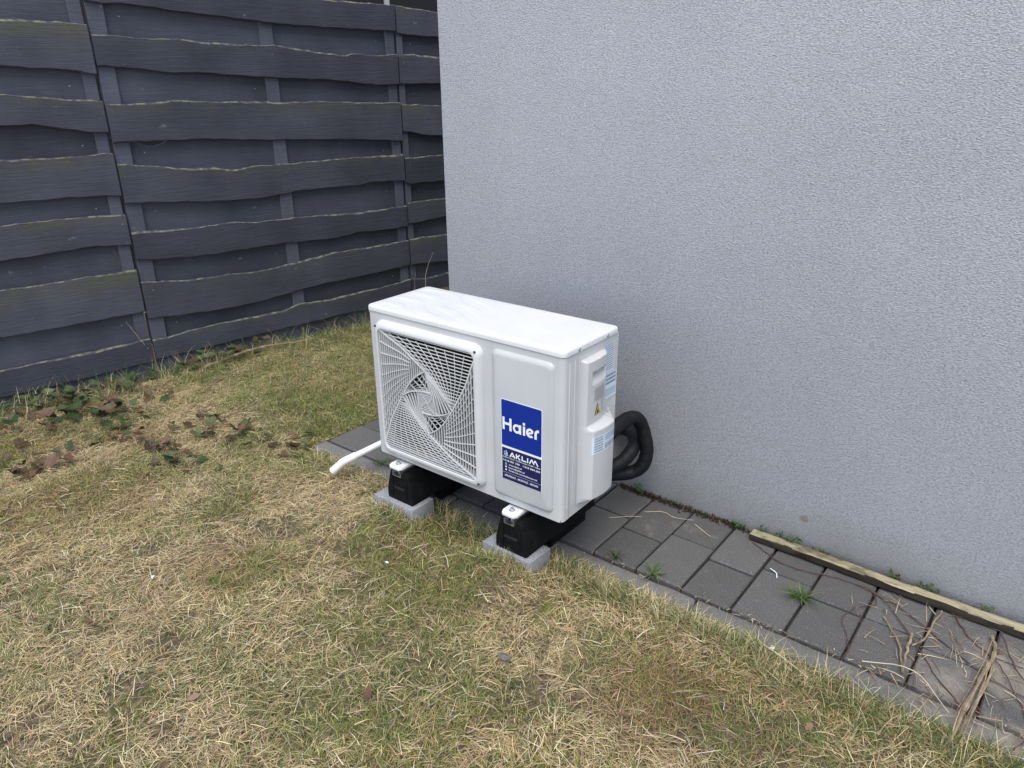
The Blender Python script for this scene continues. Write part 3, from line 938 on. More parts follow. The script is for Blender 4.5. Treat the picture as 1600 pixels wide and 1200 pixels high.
decal('label_print', textlines(.100, .138, .212, .259, .0085, .0036) + textlines(.146, .232, .236, .259, .0055, .0022) + [(.147 + k * .0066, .150 + k * .0066 + R_.uniform(-.0008, .0014), .212, .230) for k in range(12)], M_ink, lb, .0011)
l2 = decal('specification_label', [(.2075, .268, .418, .513), (.2065, .286, .332, .417)], M_label, unit, .0012, None)
R_.seed(9)
decal('label_print', textlines(.211, .265, .424, .510, .0066, .0026) + textlines(.211, .282, .374, .412, .0125, .0075) + textlines(.211, .282, .338, .364, .0062, .0022), M_ink, l2, .0016, None)
V, F = tube_data([(UW + .012, .2195, .304), (UW + .012, .2245, .304)], .006, 10)
link('cover_knob', mesh('cover_knob', V, F, 40), M_cover, unit)

# ------------------------------------------------------------------ stickers and lettering on the raised panel
def plate(name, x0, x1, z0, z1, h, mat, parent, r=.004):
    pts = rrect(x0, x1, z0, z1, r, 4)
    me = mesh(name, [(x, -h, z) for x, z in pts] + [(x, -h + .0004, z) for x, z in pts], [tuple(range(len(pts)))] + [(i, (i + 1) % len(pts), (i + 1) % len(pts) + len(pts), i + len(pts)) for i in range(len(pts))])
    return link(name, me, mat, parent)
H0 = .012
back = plate('sticker_border', .5835, .7370, .0905, .3638, H0 + .0005, M_print, raised, .005)
blue = plate('brand_sticker', .5855, .7350, .2095, .3618, H0 + .0011, M_blue, raised)
navy = plate('installer_sticker', .5860, .7350, .0920, .2015, H0 + .0011, M_navy, raised, .001)
def strokes(name, paths, w, x, z, sc, h, mat, parent):
    V, F = [], []
    for si, pth in enumerate(paths):
        ww = w
        if isinstance(pth, tuple) and len(pth) == 2 and isinstance(pth[1], float): pth, ww = pth
        P = [np.array(q, float) for q in pth]; o_ = len(V)
        closed = np.linalg.norm(P[0] - P[-1]) < 1e-6
        for i, q in enumerate(P):
            if closed and i in (0, len(P) - 1): t = P[1] - P[-2]
            else: t = P[min(i + 1, len(P) - 1)] - P[max(i - 1, 0)]
            t /= np.linalg.norm(t); nn = np.array((-t[1], t[0])) * ww / 2
            for s_ in (q + nn, q - nn): V.append((x + s_[0] * sc, -h - si * .00022, z + s_[1] * sc))
        for i in range(len(P) - 1):
            a = o_ + 2 * i; F.append((a, a + 1, a + 3, a + 2))
    # every stroke at its own tiny height, so that crossings do not share a plane
    return link(name, mesh(name, V, F), mat, parent)
def arc(cx, cy, r, a0, a1, n=16, sy=1.0):
    return [(cx + r * math.cos(math.radians(a0 + (a1 - a0) * k / n)), cy + r * sy * math.sin(math.radians(a0 + (a1 - a0) * k / n))) for k in range(n + 1)]
HX, HZ, SC = .5895, .2632, .042
hh = H0 + .0016
strokes('letter_h', [[(.10, 0), (.10, 1)], [(.74, 0), (.74, 1)], [(.2, .52), (.64, .52)]], .2, HX, HZ, SC, hh, M_print, blue)
strokes('letter_a', [arc(.36, .36, .27, 0, 360, 28), [(.66, 0), (.66, .74)]], .185, HX + .0400, HZ - .0006, SC, hh, M_print, blue)
strokes('letter_i', [[(.1, 0), (.1, .72)], [(.1, .80), (.1, 1.0)]], .2, HX + .0778, HZ, SC, hh, M_print, blue)
strokes('letter_e', [arc(.36, .36, .27, -45, 22, 8)[:1] + arc(.36, .36, .27, -45, -332, 26), ([(.14, .27), (.60, .46)], .15)], .185, HX + .0895, HZ - .0006, SC, hh, M_print, blue)
strokes('letter_r', [[(.10, 0), (.10, .44)] + arc(.38, .40, .28, 170, 88, 8)], .2, HX + .1205, HZ, SC, hh, M_print, blue)
AX, AZ, AS = .5860, .1755, .0165
hn = H0 + .0017
strokes('letter_a', [[(.07, 0), (.66, 1.0)], [(.60, 1.0), (1.26, 0)], ([(.48, .26), (.98, .26)], .2)], .27, AX + .0300, AZ, AS, hn, M_print, navy)
strokes('letter_k', [[(.13, 0), (.13, 1)], [(.30, .5), (.92, 1.0)], [(.40, .55), (1.04, 0)]], .26, AX + .0540, AZ, AS, hn, M_print, navy)
strokes('letter_l', [[(.13, 1), (.13, .0)], [(.26, .12), (1.12, .12)]], .25, AX + .0760, AZ, AS, hn, M_print, navy)
strokes('letter_i', [[(.13, 0), (.13, 1)]], .26, AX + .0968, AZ, AS, hn, M_print, navy)
strokes('letter_m', [[(.07, 0), (.62, 1)], [(.60, 1.0), (1.12, .12)], [(.92, .25), (1.45, 1)], [(1.40, 1), (2.02, 0)]], .25, AX + .1045, AZ, AS, hn, M_print, navy)
fl = []
for k in range(6):
    a = math.radians(90 + 60 * k); d = np.array((math.cos(a), math.sin(a))); nn = np.array((-d[1], d[0]))
    fl.append([tuple(d * .06), tuple(d)])
    for s_ in (1, -1): fl.append([tuple(d * .55), tuple(d * .86 + nn * .28 * s_)])
strokes('snowflake', fl, .15, AX + .0175, .1840, .0098, hn, M_skyprint, navy)

def text_mesh(body, size, bold=0.0):
    cu = bpy.data.curves.new('txt', 'FONT'); cu.body = body; cu.size = size; cu.offset = bold
    cu.resolution_u = 2
    ob = bpy.data.objects.new('txt', cu); COL.objects.link(ob)
    bpy.context.view_layer.update()
    dg = bpy.context.evaluated_depsgraph_get()
    me = bpy.data.meshes.new_from_object(ob.evaluated_get(dg))
    bpy.data.objects.remove(ob); bpy.data.curves.remove(cu)
    return me
def text(name, body, x, z, width, height, parent, mat=None, bold=.0):
    me = text_mesh(body, 1.0, bold)
    c = np.empty(len(me.vertices) * 3); me.vertices.foreach_get('co', c); c = c.reshape(-1, 3)
    w = c[:, 0].max() - c[:, 0].min(); hgt = .73
    out = np.zeros_like(c)
    out[:, 0] = x + (c[:, 0] - c[:, 0].min()) * width / w
    out[:, 2] = z + c[:, 1] * height / hgt
    out[:, 1] = -hn
    me.vertices.foreach_set('co', out.ravel()); me.update(); me.materials.clear()
    return link(name, me, mat or M_print, parent)
text('services_text', 'KLIMATYZACJA / WENTYLACJA / POMPY CIEPŁA', .5890, .1675, .1435, .0046, navy, M_print, .01)
text('phone_text', '518 001 330', .5965, .1558, .058, .0062, navy, M_print, .02)
text('phone_text', '518 844 283', .6735, .1558, .058, .0062, navy, M_print, .02)
strokes('phone_icon', [arc(0, 0, 1, 20, 340, 10)], .5, .5920, .1590, .0022, hn, M_print, navy)
strokes('phone_icon', [arc(0, 0, 1, 20, 340, 10)], .5, .6690, .1590, .0022, hn, M_print, navy)
text('web_text', 'www.aklim.pl', .6120, .1442, .050, .0055, navy, M_print, .015)
text('web_text', 'biuro@aklim.pl', .6120, .1343, .061, .0055, navy, M_print, .015)
text('web_text', 'facebook.com/aklimserwis', .6120, .1244, .109, .0055, navy, M_print, .015)
strokes('globe_icon', [arc(0, 0, 1, 0, 360, 12)], .45, .6015, .1468, .0028, hn, M_print, navy)
strokes('mail_icon', [[(-1.2, 0), (1.2, 0)]], 1.6, .6015, .1368, .0028, hn, M_print, navy)
strokes('page_icon', [[(-1, 0), (1, 0)]], 2.0, .6015, .1268, .0028, hn, M_print, navy)
strokes('rule', [[(0, 0), (1, 0)]], .005, .5880, .1168, .145, hn, M_skyprint, navy)
text('trade_text', 'SPRZEDAŻ - MONTAŻ - SERWIS', .5960, .1035, .128, .0062, navy, M_print, .02)

# white mounting feet under the casing, bolted to the channels
for x in (.119, .628):
    for yy_, sgn in ((0.0, -1), (UD, 1)):
        bm = bmesh.new()
        pts = [(-.030, .035), (-.030, -.030), (-.022, -.044), (.022, -.044), (.030, -.030), (.030, .035)]
        lo = [bm.verts.new((x + a, yy_ + (b2 if sgn < 0 else -b2), -.022)) for a, b2 in pts]
        hi = [bm.verts.new((x + a, yy_ + (b2 if sgn < 0 else -b2), -.009)) for a, b2 in pts]
        bm.faces.new(lo); bm.faces.new(hi)
        for i in range(6): bm.faces.new((lo[i], lo[(i + 1) % 6], hi[(i + 1) % 6], hi[i]))
        bmesh.ops.recalc_face_normals(bm, faces=bm.faces)
        bmesh.ops.bevel(bm, geom=list(bm.edges), offset=.003, segments=2, profile=.5, affect='EDGES')
        ft = link('mounting_foot', bm_mesh('mounting_foot', bm, 40), M_pvc, unit)
        yb = yy_ + sgn * .020
        for (r0, r1, z0, z1, sg) in ((.0105, .0105, -.009, -.0072, 16), (.0075, .0070, -.0072, -.0010, 6), (.0036, .0030, -.0010, .0035, 8), (.0036, .0036, -.045, -.0221, 8)):
            V, F = tube_data([(x, yb, z0), (x, yb, z1)], [r0, r1], sg)
            link('bolt', mesh('bolt', V, F, 30), M_steel, ft)
        box('leg_web', x - .020, x + .020, yy_ + (.036 if sgn < 0 else -.056), yy_ + (.056 if sgn < 0 else -.036), -.0215, -.0045, M_pvc, ft)

# ------------------------------------------------------------------ rubber support feet, slabs
def rubber_foot(x, label):
    e = empty('rubber_support', (x, -.497, .070))
    tag(e, label, 'rubber support', 'black rubber supports carrying the unit')
    # cross-section (x, z), run along y with a recessed front
    sec = [(-.061, 0), (-.064, .012), (-.063, .040), (-.058, .060), (-.044, .112), (-.038, .121), (-.021, .121), (-.021, .108), (.021, .108), (.021, .121), (.038, .121), (.044, .112), (.058, .060), (.063, .040), (.064, .012), (.061, 0)]
    ysec = [(-.200, .965), (-.196, 1.0), (.196, 1.0), (.200, .965)]
    loops = [[(a * k, y, .003 + c * k * .995) for a, c in sec] for y, k in ysec]
    b0 = loft('body', loops, M_rubber, e, True, True, 30)
    box('front_slot', -.026, .026, -.2025, -.1985, .050, .060, M_darkshed, b0, .001, 1)
    box('front_rib', -.026, .026, -.2042, -.1990, .040, .048, M_rubber, b0, .001, 1)
    for s_ in (-1, 1): box('front_rib', s_ * .034 - .004, s_ * .034 + .004, -.2036, -.1990, .02, .092, M_rubber, b0, .001, 1)
    bm = bmesh.new()
    for q in ((-.0205, -.0175, .109, .127), (.0175, .0205, .109, .127), (-.0174, .0174, .109, .1115), (-.0174, -.0085, .1245, .127), (.0085, .0174, .1245, .127)):
        box_bm(q[0], q[1], -.209, .200, q[2], q[3], 0, 1, bm)
    link('channel', bm_mesh('channel', bm, 30), M_steel, e)
    return e
rubber_foot(.119, 'black rubber support with steel channel under the fan end of the unit')
rubber_foot(.628, 'black rubber support with steel channel under the sticker end of the unit')
def slab(x, y, rz, label, z0=.008, z1=.0715):
    o = link('concrete_block', bm_mesh('concrete_block', box_bm(-.100, .100, -.055, .055, z0, z1, .004, 2), 40), M_slab, None, (x, y, 0), (0, 0, rz))
    tag(o, label, 'concrete block', 'concrete blocks under the rubber feet')
slab(.100, -.664, .01, 'pale grey concrete block under the front of the fan-end rubber support', -.03)
slab(.615, -.653, -.02, 'pale grey concrete block under the front of the sticker-end rubber support', -.03)
for x, w in ((.119, 'fan-end'), (.628, 'sticker-end')):
    o = link('rubber_pad', bm_mesh('rubber_pad', box_bm(x - .034, x + .030, -.520, -.300, .0035, .0715, .004, 2), 40), M_rubber)
    tag(o, 'black rubber pad in shadow under the rear of the %s foot' % w, 'rubber pad', 'black pads under the rear of the feet')

# ------------------------------------------------------------------ insulated pipe bundle and drain
H1 = [(0.729, -0.33, 0.352), (0.746, -0.27, 0.386), (0.744, -0.2, 0.389), (0.757, -0.16, 0.385), (0.768, -0.13, 0.349), (0.784, -0.12, 0.285), (0.79, -0.12, 0.236), (0.778, -0.13, 0.187), (0.746, -0.15, 0.161), (0.704, -0.2, 0.161), (0.673, -0.25, 0.168), (.60, -.31, .185)]
H2 = [(.60, -.30, .17), (0.678, -0.28, 0.186), (0.726, -0.24, 0.217), (0.745, -0.2, 0.234), (0.751, -0.15, 0.259), (0.73, -0.1, 0.271), (0.688, -0.06, 0.274), (0.627, -0.025, 0.256), (0.566, 0.01, 0.227)]
def hose(pts, label, r):
    P = smooth_path(pts, 8)
    rad = [r * (1 + .018 * math.sin(i * 1.3) + .02 * math.sin(i * .5)) for i in range(len(P))]
    o = tube('insulated_pipe', P, rad, M_hose, None, 20)
    tag(o, label, 'pipe', 'black insulated pipes behind the unit')
    # spiral wrap of tape: a low lip winding round the bundle
    V, F = [], []
    path = [Vector(q) for q in P]
    lips = []
    for i in range(2, len(P) - 2, 5):
        t = (path[i + 1] - path[i - 1]).normalized()
        tilt = Vector((0.3, .2, .1)); ax = (t + tilt * .35).normalized()
        u = ax.orthogonal().normalized(); w = ax.cross(u)
        ring = [path[i] + (u * math.cos(2 * math.pi * k / 20) + w * math.sin(2 * math.pi * k / 20)) * rad[i] * 1.0 for k in range(21)]
        V, F = tube_data(ring, .0007, 5, False)
        link('tape_edge', mesh('tape_edge', V, F, 60), M_hose, o)
    return o
hose(H1, 'thick black taped pipe bundle looping outermost behind the valve cover', .0248)
hose(H2, 'black insulated pipe in the inner loop running into the stucco wall', .0245)

dp = tube('drain_pipe', [(.075, -.012, .306), (-.21, -.495, .120), (-.279, -.615, .075)], .0128, M_pvc, None, 20)
tag(dp, 'white plastic drain pipe with bent end reaching out over the kerb onto the lawn', 'pipe')
el = [(-.258, -.578, .0887), (-.279, -.615, .0750), (-.285, -.624, .0705), (-.291, -.631, .0640), (-.295, -.636, .0575), (-.320, -.654, .0300)]
rd = [.0158] * len(el)
V, F = tube_data(el, rd, 20, True)
link('elbow', mesh('elbow', V, F, 50), M_pvc, dp)

# ------------------------------------------------------------------ timber batten lying along the wall
tb = None
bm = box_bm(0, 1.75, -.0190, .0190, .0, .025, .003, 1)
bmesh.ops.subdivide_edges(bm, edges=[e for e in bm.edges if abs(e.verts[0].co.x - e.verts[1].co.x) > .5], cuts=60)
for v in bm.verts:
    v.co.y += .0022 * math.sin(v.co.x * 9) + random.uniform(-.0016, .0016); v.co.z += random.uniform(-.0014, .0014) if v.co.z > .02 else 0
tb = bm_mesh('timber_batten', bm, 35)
tb.materials.append(M_timber); tb.materials.append(M_timberdark)
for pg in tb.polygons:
    if pg.normal.z < .5: pg.material_index = 1  # sides, ends and underside get the darker wood
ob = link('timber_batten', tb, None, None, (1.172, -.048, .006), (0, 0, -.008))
tag(ob, 'long weathered yellowish timber batten lying on the paving along the wall', 'timber')

# ------------------------------------------------------------------ grass
L_g, L_m, L_d, L_b, L_f = Lattice(11, .22), Lattice(12, .5), Lattice(13, .19), Lattice(14, .33), Lattice(15, .07)
CAMP = np.array(cam.location); CR = np.array(cam.rotation_euler.to_matrix()); FPX = 1163.54
def in_view(x, y, margin):
    d = np.stack([x - CAMP[0], y - CAMP[1], -.02 - CAMP[2] + 0 * x], 1) @ CR
    px = 800 + FPX * d[:, 0] / -d[:, 2]; py = 600 - FPX * d[:, 1] / -d[:, 2]
    return (d[:, 2] < -.1) & (px > -margin) & (px < 1600 + margin) & (py > -margin) & (py < 1200 + margin)
def scatter(n, edge=0.0):
    x = rng.uniform(-2.45, 2.45, n * 3); y = rng.uniform(-2.45, 1.9, n * 3)
    ok = ~on_paving(x, y)
    fx = FX0 + math.tan(TH) * y
    ok &= x > fx + .0
    iv = in_view(x, y, 200)
    ok &= iv | (rng.random(len(x)) < .5)
    for sx, sy in ((.100, -.664), (.615, -.653)):
        ok &= ~((abs(x - sx) < .105) & (abs(y - sy) < .06))
    x, y = x[ok], y[ok]
    return x, y
def blades(x, y, length, elev, az, width, bend, tint, zoff, roll=None):
    """strips of 3 segments bending over; returns verts, tri/quad topology, per-vertex tint"""
    n = len(x)
    z = gz(x, y) + zoff
    P = np.stack([x, y, z], 1)
    wv = np.stack([-np.sin(az), np.cos(az), (rng.random(n) - .5) * .8], 1)
    wv /= np.linalg.norm(wv, axis=1)[:, None]
    rows = []
    e = elev.copy(); a = az.copy()
    cur = P
    ws = (1.0, .92, .68)
    for k in range(3):
        hw = (width * ws[k] / 2)[:, None] * wv
        rows += [cur - hw, cur + hw]
        step = length / 3
        d = np.stack([np.cos(a) * np.cos(e), np.sin(a) * np.cos(e), np.sin(e)], 1)
        cur = cur + d * step[:, None]
        e = e - bend; a = a + (rng.random(n) - .5) * .5
        cur[:, 2] = np.maximum(cur[:, 2], gz(cur[:, 0], cur[:, 1]) + .002)
    rows.append(cur)
    return np.stack(rows, 1), np.repeat(tint[:, None, :], 7, 1)
BV, BT = [], []
def add(v, t): BV.append(v); BT.append(t)
def palette(n, cols, wts, jitter=.30):
    c = np.array(cols)[rng.choice(len(cols), n, p=np.array(wts) / sum(wts))]
    return np.clip(c * (1 + (rng.random((n, 1)) - .5) * 2 * jitter) * (1 + (rng.random((n, 3)) - .5) * .10), .004, .9)
STRAW = [(.70, .55, .305), (.60, .465, .245), (.80, .665, .41), (.43, .315, .17), (.58, .49, .34), (.42, .26, .155)]
def flat_distance(x, y):          # metres from kerb face
    return np.where(x > -.63, -.525 - y, np.hypot(np.minimum(0, x + .63), np.minimum(0, y + .525)))
# 1 lying straw thatch
x, y = scatter(185000)
gm = L_g(x, y) * .6 + L_m(x, y) * .4
keep = rng.random(len(x)) < np.clip(1.15 - .72 * np.clip((gm - .45) * 4, 0, 1), 0, 1) * np.clip((L_f(x, y) * .6 + L_d(y - 5, x + 2) * .4 - .22) * 4.0, .12, 1)
x, y = x[keep], y[keep]; n = len(x)
az = L_d(x, y) * 9 + rng.normal(0, .9, n)
t = palette(n, STRAW, (5, 5, 3, 4, 2, 1.6))
br = np.clip((L_b(x, y) - .56) * 5, 0, 1)[:, None]
t = t * (1 - br * .28) * (1 - br * np.array([.0, .10, .12]))
dead = np.exp(-((x - 1.42) / .30) ** 2 - ((y + .84) / .13) ** 2) * (.5 + L_f(x, y))     # brown rotted patch near the right kerb
dead = np.clip(dead, 0, 1)[:, None]
t = t * (1 - dead * np.array([.42, .50, .52]))
add(*blades(x, y, rng.uniform(.018, .062, n), rng.uniform(-.02, .30, n), az, .0006 + .0020 * rng.random(n) ** 2.4, rng.uniform(.02, .34, n), t, rng.uniform(0, .020, n)))
# 2 green blades
x, y = scatter(135000)
gm = L_g(x, y) * .55 + L_m(x, y) * .25 + L_f(x, y) * .2
fd = flat_distance(x, y)
keep = rng.random(len(x)) < np.clip((gm - .38) * 3.0, .14, .9) + .5 * np.clip(1 - fd / .22, 0, 1) * (x > .5) + .55 * ((x < -.6) & (y > -.3))
x, y = x[keep], y[keep]; n = len(x)
t = palette(n, [(.09, .15, .035), (.15, .205, .05), (.25, .275, .07), (.075, .12, .045), (.38, .35, .13)], (3, 4, 3.4, 2, 3))
far = (x < -.6) & (y > -.5)
add(*blades(x, y, rng.uniform(.02, .055, n) * (1 + .35 * far), rng.uniform(.2, 1.2, n), rng.uniform(0, 6.28, n), rng.uniform(.0008, .0018, n), rng.uniform(.1, .5, n), t, rng.uniform(0, .012, n)))
# 3 short moss fronds in patches
x, y = scatter(120000)
mk = L_b(x, y) * .5 + L_g(y + 3.1, x - 1.7) * .5
keep = rng.random(len(x)) < np.clip((mk - .50) * 6, 0, 1)
x, y = x[keep], y[keep]; n = len(x)
t = palette(n, [(.34, .33, .06), (.24, .27, .05), (.42, .38, .11)], (3, 3, 1))
add(*blades(x, y, rng.uniform(.007, .017, n), rng.uniform(.5, 1.4, n), rng.uniform(0, 6.28, n), rng.uniform(.0015, .003, n), rng.uniform(0, .5, n), t, rng.uniform(0, .006, n)))
# 4 long loose straws on top
x, y = scatter(4200); n = len(x)
t = palette(n, [(.66, .57, .38), (.57, .48, .31), (.72, .64, .47), (.42, .29, .19)], (4, 4, 2, 1))
add(*blades(x, y, rng.uniform(.035, .09, n), rng.uniform(.0, .30, n), rng.uniform(0, 6.28, n), .0009 + .0018 * rng.random(n) ** 2, rng.uniform(0, .22, n), t, rng.uniform(.008, .026, n)))
# 5 tufts of longer grass, against kerb, blocks, fence and here and there in the lawn
TUFT = []
for k in range(150): TUFT.append((rng.uniform(.72, 1.38), -.565 - abs(rng.normal(0, .03)), .066, 20, .5))
for k in range(95): TUFT.append((rng.uniform(1.35, 2.4), -.562 - abs(rng.normal(0, .05)), .085, 26, .55))
for k in range(70): TUFT.append((rng.uniform(.16, .56), -.56 - abs(rng.normal(0, .035)), .075, 22, .6))
for k in range(45): TUFT.append((rng.uniform(-.55, .0), -.56 - abs(rng.normal(0, .03)), .055, 20, .4))
for k in range(330):
    s = rng.uniform(-1.3, 2.2); off = .05 + abs(rng.normal(0, .13))
    TUFT.append((FX0 + math.sin(TH) * s + math.cos(TH) * off, math.cos(TH) * s - math.sin(TH) * off, rng.uniform(.06, .17), 22, .66))
for k in range(330): TUFT.append((rng.uniform(-2.0, 2.3), rng.uniform(-2.2, -.6), rng.uniform(.035, .07), 20, .8))
for sx, sy in ((.100, -.664), (.615, -.653)):
    for k in range(34): TUFT.append((sx + rng.uniform(-.13, .14), sy - .070 - abs(rng.normal(0, .015)), .048, 14, .5))
    for k in range(14): TUFT.append((sx + rng.choice([-1, 1]) * rng.uniform(.115, .14), sy + rng.uniform(-.06, .06), .05, 14, .5))
for (cx, cy, ln, cnt, gr) in TUFT:
    if cx > -.63 and cy > -.526: continue
    n = cnt
    x = cx + rng.normal(0, .010, n); y = cy + rng.normal(0, .010, n)
    green = rng.random(n) < gr
    t = np.where(green[:, None], palette(n, [(.075, .13, .04), (.115, .175, .055), (.17, .21, .075)], (3, 3, 1)), palette(n, STRAW, (5, 5, 3, 3, 2, 1)))
    add(*blades(x, y, rng.uniform(.5, 1.3, n) * ln, rng.uniform(.45, 1.5, n), rng.uniform(0, 6.28, n), rng.uniform(.0008, .0021, n), rng.uniform(.15, .55, n), t, rng.uniform(0, .004, n)))
def blade_mesh(name, BV, BT):
    V = np.concatenate(BV).astype(np.float32); T = np.concatenate(BT).astype(np.float32)
    nb = len(V)
    me = bpy.data.meshes.new(name)
    me.vertices.add(nb * 7); me.vertices.foreach_set('co', V.reshape(-1))
    base = (np.arange(nb) * 7)[:, None]
    lp = np.concatenate([base + np.array([[0, 1, 3, 2]]), base + np.array([[2, 3, 5, 4]]), base + np.array([[4, 5, 6]])], 1).astype(np.int32)
    me.loops.add(nb * 11); me.loops.foreach_set('vertex_index', lp.reshape(-1))
    me.polygons.add(nb * 3)
    ls = ((np.arange(nb) * 11)[:, None] + np.array([[0, 4, 8]])).astype(np.int32)
    me.polygons.foreach_set('loop_start', ls.reshape(-1))
    at = me.attributes.new('tint', 'FLOAT_COLOR', 'POINT')
    C4 = np.ones((nb * 7, 4), np.float32); C4[:, :3] = T.reshape(-1, 3)
    at.data.foreach_set('color', C4.reshape(-1))
    me.update(calc_edges=True); me.validate()
    return me
gr = link('grass', blade_mesh('grass', BV, BT), M_grass)
tag(gr, 'matted straw-coloured winter lawn with green blades and moss', 'grass', kind='stuff')
print('grass blades', sum(len(v) for v in BV))

# ------------------------------------------------------------------ small plants on the paving and by the wall
def tuft_object(name, cx, cy, z, n, ln, label, cols, cat='weed', spread=.006, e0=.15, e1=1.2, w=(.002, .004)):
    x = rng.normal(0, spread, n); y = rng.normal(0, spread, n)
    t = palette(n, cols, [1] * len(cols))
    global gz
    keep_ = gz
    gz = lambda a, b: 0 * np.asarray(a, float)
    v, tt = blades(x, y, rng.uniform(.5, 1.2, n) * ln, rng.uniform(e0, e1, n), rng.uniform(0, 6.28, n), rng.uniform(*w, n), rng.uniform(.1, .45, n), t, np.zeros(n))
    gz = keep_
    o = link(name, blade_mesh(name, [v], [tt]), M_grass, None, (cx, cy, z))
    return tag(o, label, cat)
GREENS = [(.06, .12, .03), (.10, .17, .045), (.14, .20, .06)]
tuft_object('grass_tuft', 1.415, -.268, .002, 60, .075, 'green grass tuft growing from a paver joint, nearest the camera', GREENS, 'grass tuft')
tuft_object('grass_tuft', 1.005, -.435, .0, 34, .06, 'small green grass tuft at the kerb joint right of the unit', GREENS, 'grass tuft')
tuft_object('grass_tuft', .862, -.43, .0, 26, .05, 'thin dark grass tuft at the kerb close to the unit corner', [(.05, .08, .03), (.09, .10, .04)], 'grass tuft')
tuft_object('grass_tuft', -.262, -.452, .0, 40, .032, 'little bright weed in the kerb joint beside the drain pipe', GREENS, 'grass tuft', .014)
tuft_object('grass_tuft', -.50, -.560, -.03, 36, .05, 'yellow-green weed below the pipe outlet at the paving corner', [(.16, .22, .04), (.11, .18, .04), (.2, .24, .06)], 'grass tuft')

def leaf_mesh(name, kind, seed):
    r = random.Random(seed)
    if kind == 'ivy':
        ang = [(-90, .22), (-62, .66), (-30, .70), (-6, .90), (22, .70), (48, .84), (70, .76), (90, 1.08), (110, .76), (132, .84), (158, .70), (186, .90), (210, .70), (242, .66)]
    elif kind == 'oval':
        ang = [(-90, 1.0), (-60, .72), (-30, .52), (0, .45), (30, .5), (60, .72), (90, 1.05), (120, .72), (150, .5), (180, .45), (210, .52), (240, .72)]
    V = [(0, 0, .0)]
    fold = r.uniform(.1, .45); curl = r.uniform(-.25, .5)
    for a, rr in ang:
        rr *= r.uniform(.88, 1.12)
        x, y = rr * math.cos(math.radians(a)), rr * math.sin(math.radians(a))
        V.append((x, y, abs(x) * fold + curl * y * y * .35 + r.uniform(-.05, .05)))
    n = len(ang)
    F = [(0, 1 + i, 1 + (i + 1) % n) for i in range(n)]
    me = mesh(name, V, F)
    return me
IVY = [leaf_mesh('ivy_leaf', 'ivy', k) for k in range(4)]
IVYB = [leaf_mesh('ivy_leaf_brown', 'ivy', 10 + k) for k in range(3)]
for me in IVY: me.materials.append(M_ivy)
for me in IVYB: me.materials.append(M_ivybrown)
LEAF = [leaf_mesh('dry_leaf', 'oval', 20 + k) for k in range(4)]
for me in LEAF: me.materials.append(M_dryleaf)
WEED = [leaf_mesh('weed_leaf', 'oval', 40 + k) for k in range(3)]
for me in WEED: me.materials.append(M_weed)

def ivy_plant(path, n, spread, size, brown, label, lift=.035):
    """creeping stem with leaves set along it"""
    P = smooth_path([(a, b, float(gz(a, b)) + .012) for a, b in path], 6)
    e = empty('ivy_plant', tuple(P[0]))
    tag(e, label, 'ivy', 'ivy creeping along the fence foot')
    o0 = np.array(P[0])
    V, F = tube_data([tuple(np.array(q) - o0) for q in P], .0022, 6)
    link('stem', mesh('stem', V, F, 60), M_vine, e)
    for k in range(n):
        q = P[rng.integers(0, len(P))]
        x, y = q[0] + rng.normal(0, spread), q[1] + rng.normal(0, spread)
        if x < FX0 + math.tan(TH) * y + .05: x = FX0 + math.tan(TH) * y + .05 + rng.uniform(0, .06)
        z = float(gz(x, y)) + rng.uniform(.018, .018 + lift)
        isb = rng.random() < brown
        me = (IVYB if isb else IVY)[rng.integers(0, 3)]
        s = size * rng.uniform(.6, 1.2)
        o = link('leaf', me, None, e, tuple(np.array((x, y, z)) - o0), (rng.normal(0, .30), rng.normal(0, .30), rng.uniform(0, 6.28)))
        o.scale = (s, s, s)
ivy_plant([(-2.18, -1.25), (-2.02, -1.06), (-1.86, -.90), (-1.70, -.84)], 95, .12, .036, .18, 'dense dark ivy clump at the fence foot on the left edge', .06)
ivy_plant([(-2.15, -1.02), (-2.08, -.72), (-2.10, -.50)], 55, .07, .035, .12, 'ivy against the lowest fence boards right of the dense clump', .07)
ivy_plant([(-2.06, -.30), (-2.00, -.12), (-1.97, .10)], 44, .05, .036, .05, 'bright leafy ivy under the middle fence panel above the bare branch', .08)
ivy_plant([(-1.62, -.98), (-1.42, -.98), (-1.25, -.86), (-1.10, -.95), (-.90, -.95)], 28, .06, .031, .45, 'sparse bronzed ivy runner stretching across the lawn', .03)
ivy_plant([(-1.30, -.72), (-1.12, -.66), (-.98, -.66), (-.84, -.62)], 22, .06, .031, .2, 'loose dark green ivy runner in the middle of the lawn', .03)
ivy_plant([(-.80, -.62), (-.72, -.58), (-.62, -.60)], 11, .04, .028, .3, 'few ivy leaves at the paving corner beside the drain pipe', .02)
ivy_plant([(-1.75, -1.30), (-1.50, -1.30), (-1.30, -1.36)], 22, .09, .034, .8, 'withered brown ivy leaves near the left edge of the lawn', .03)
ivy_plant([(-1.90, .95), (-1.86, 1.10)], 12, .03, .028, .2, 'small ivy sprig at the fence foot just left of the unit', .08)

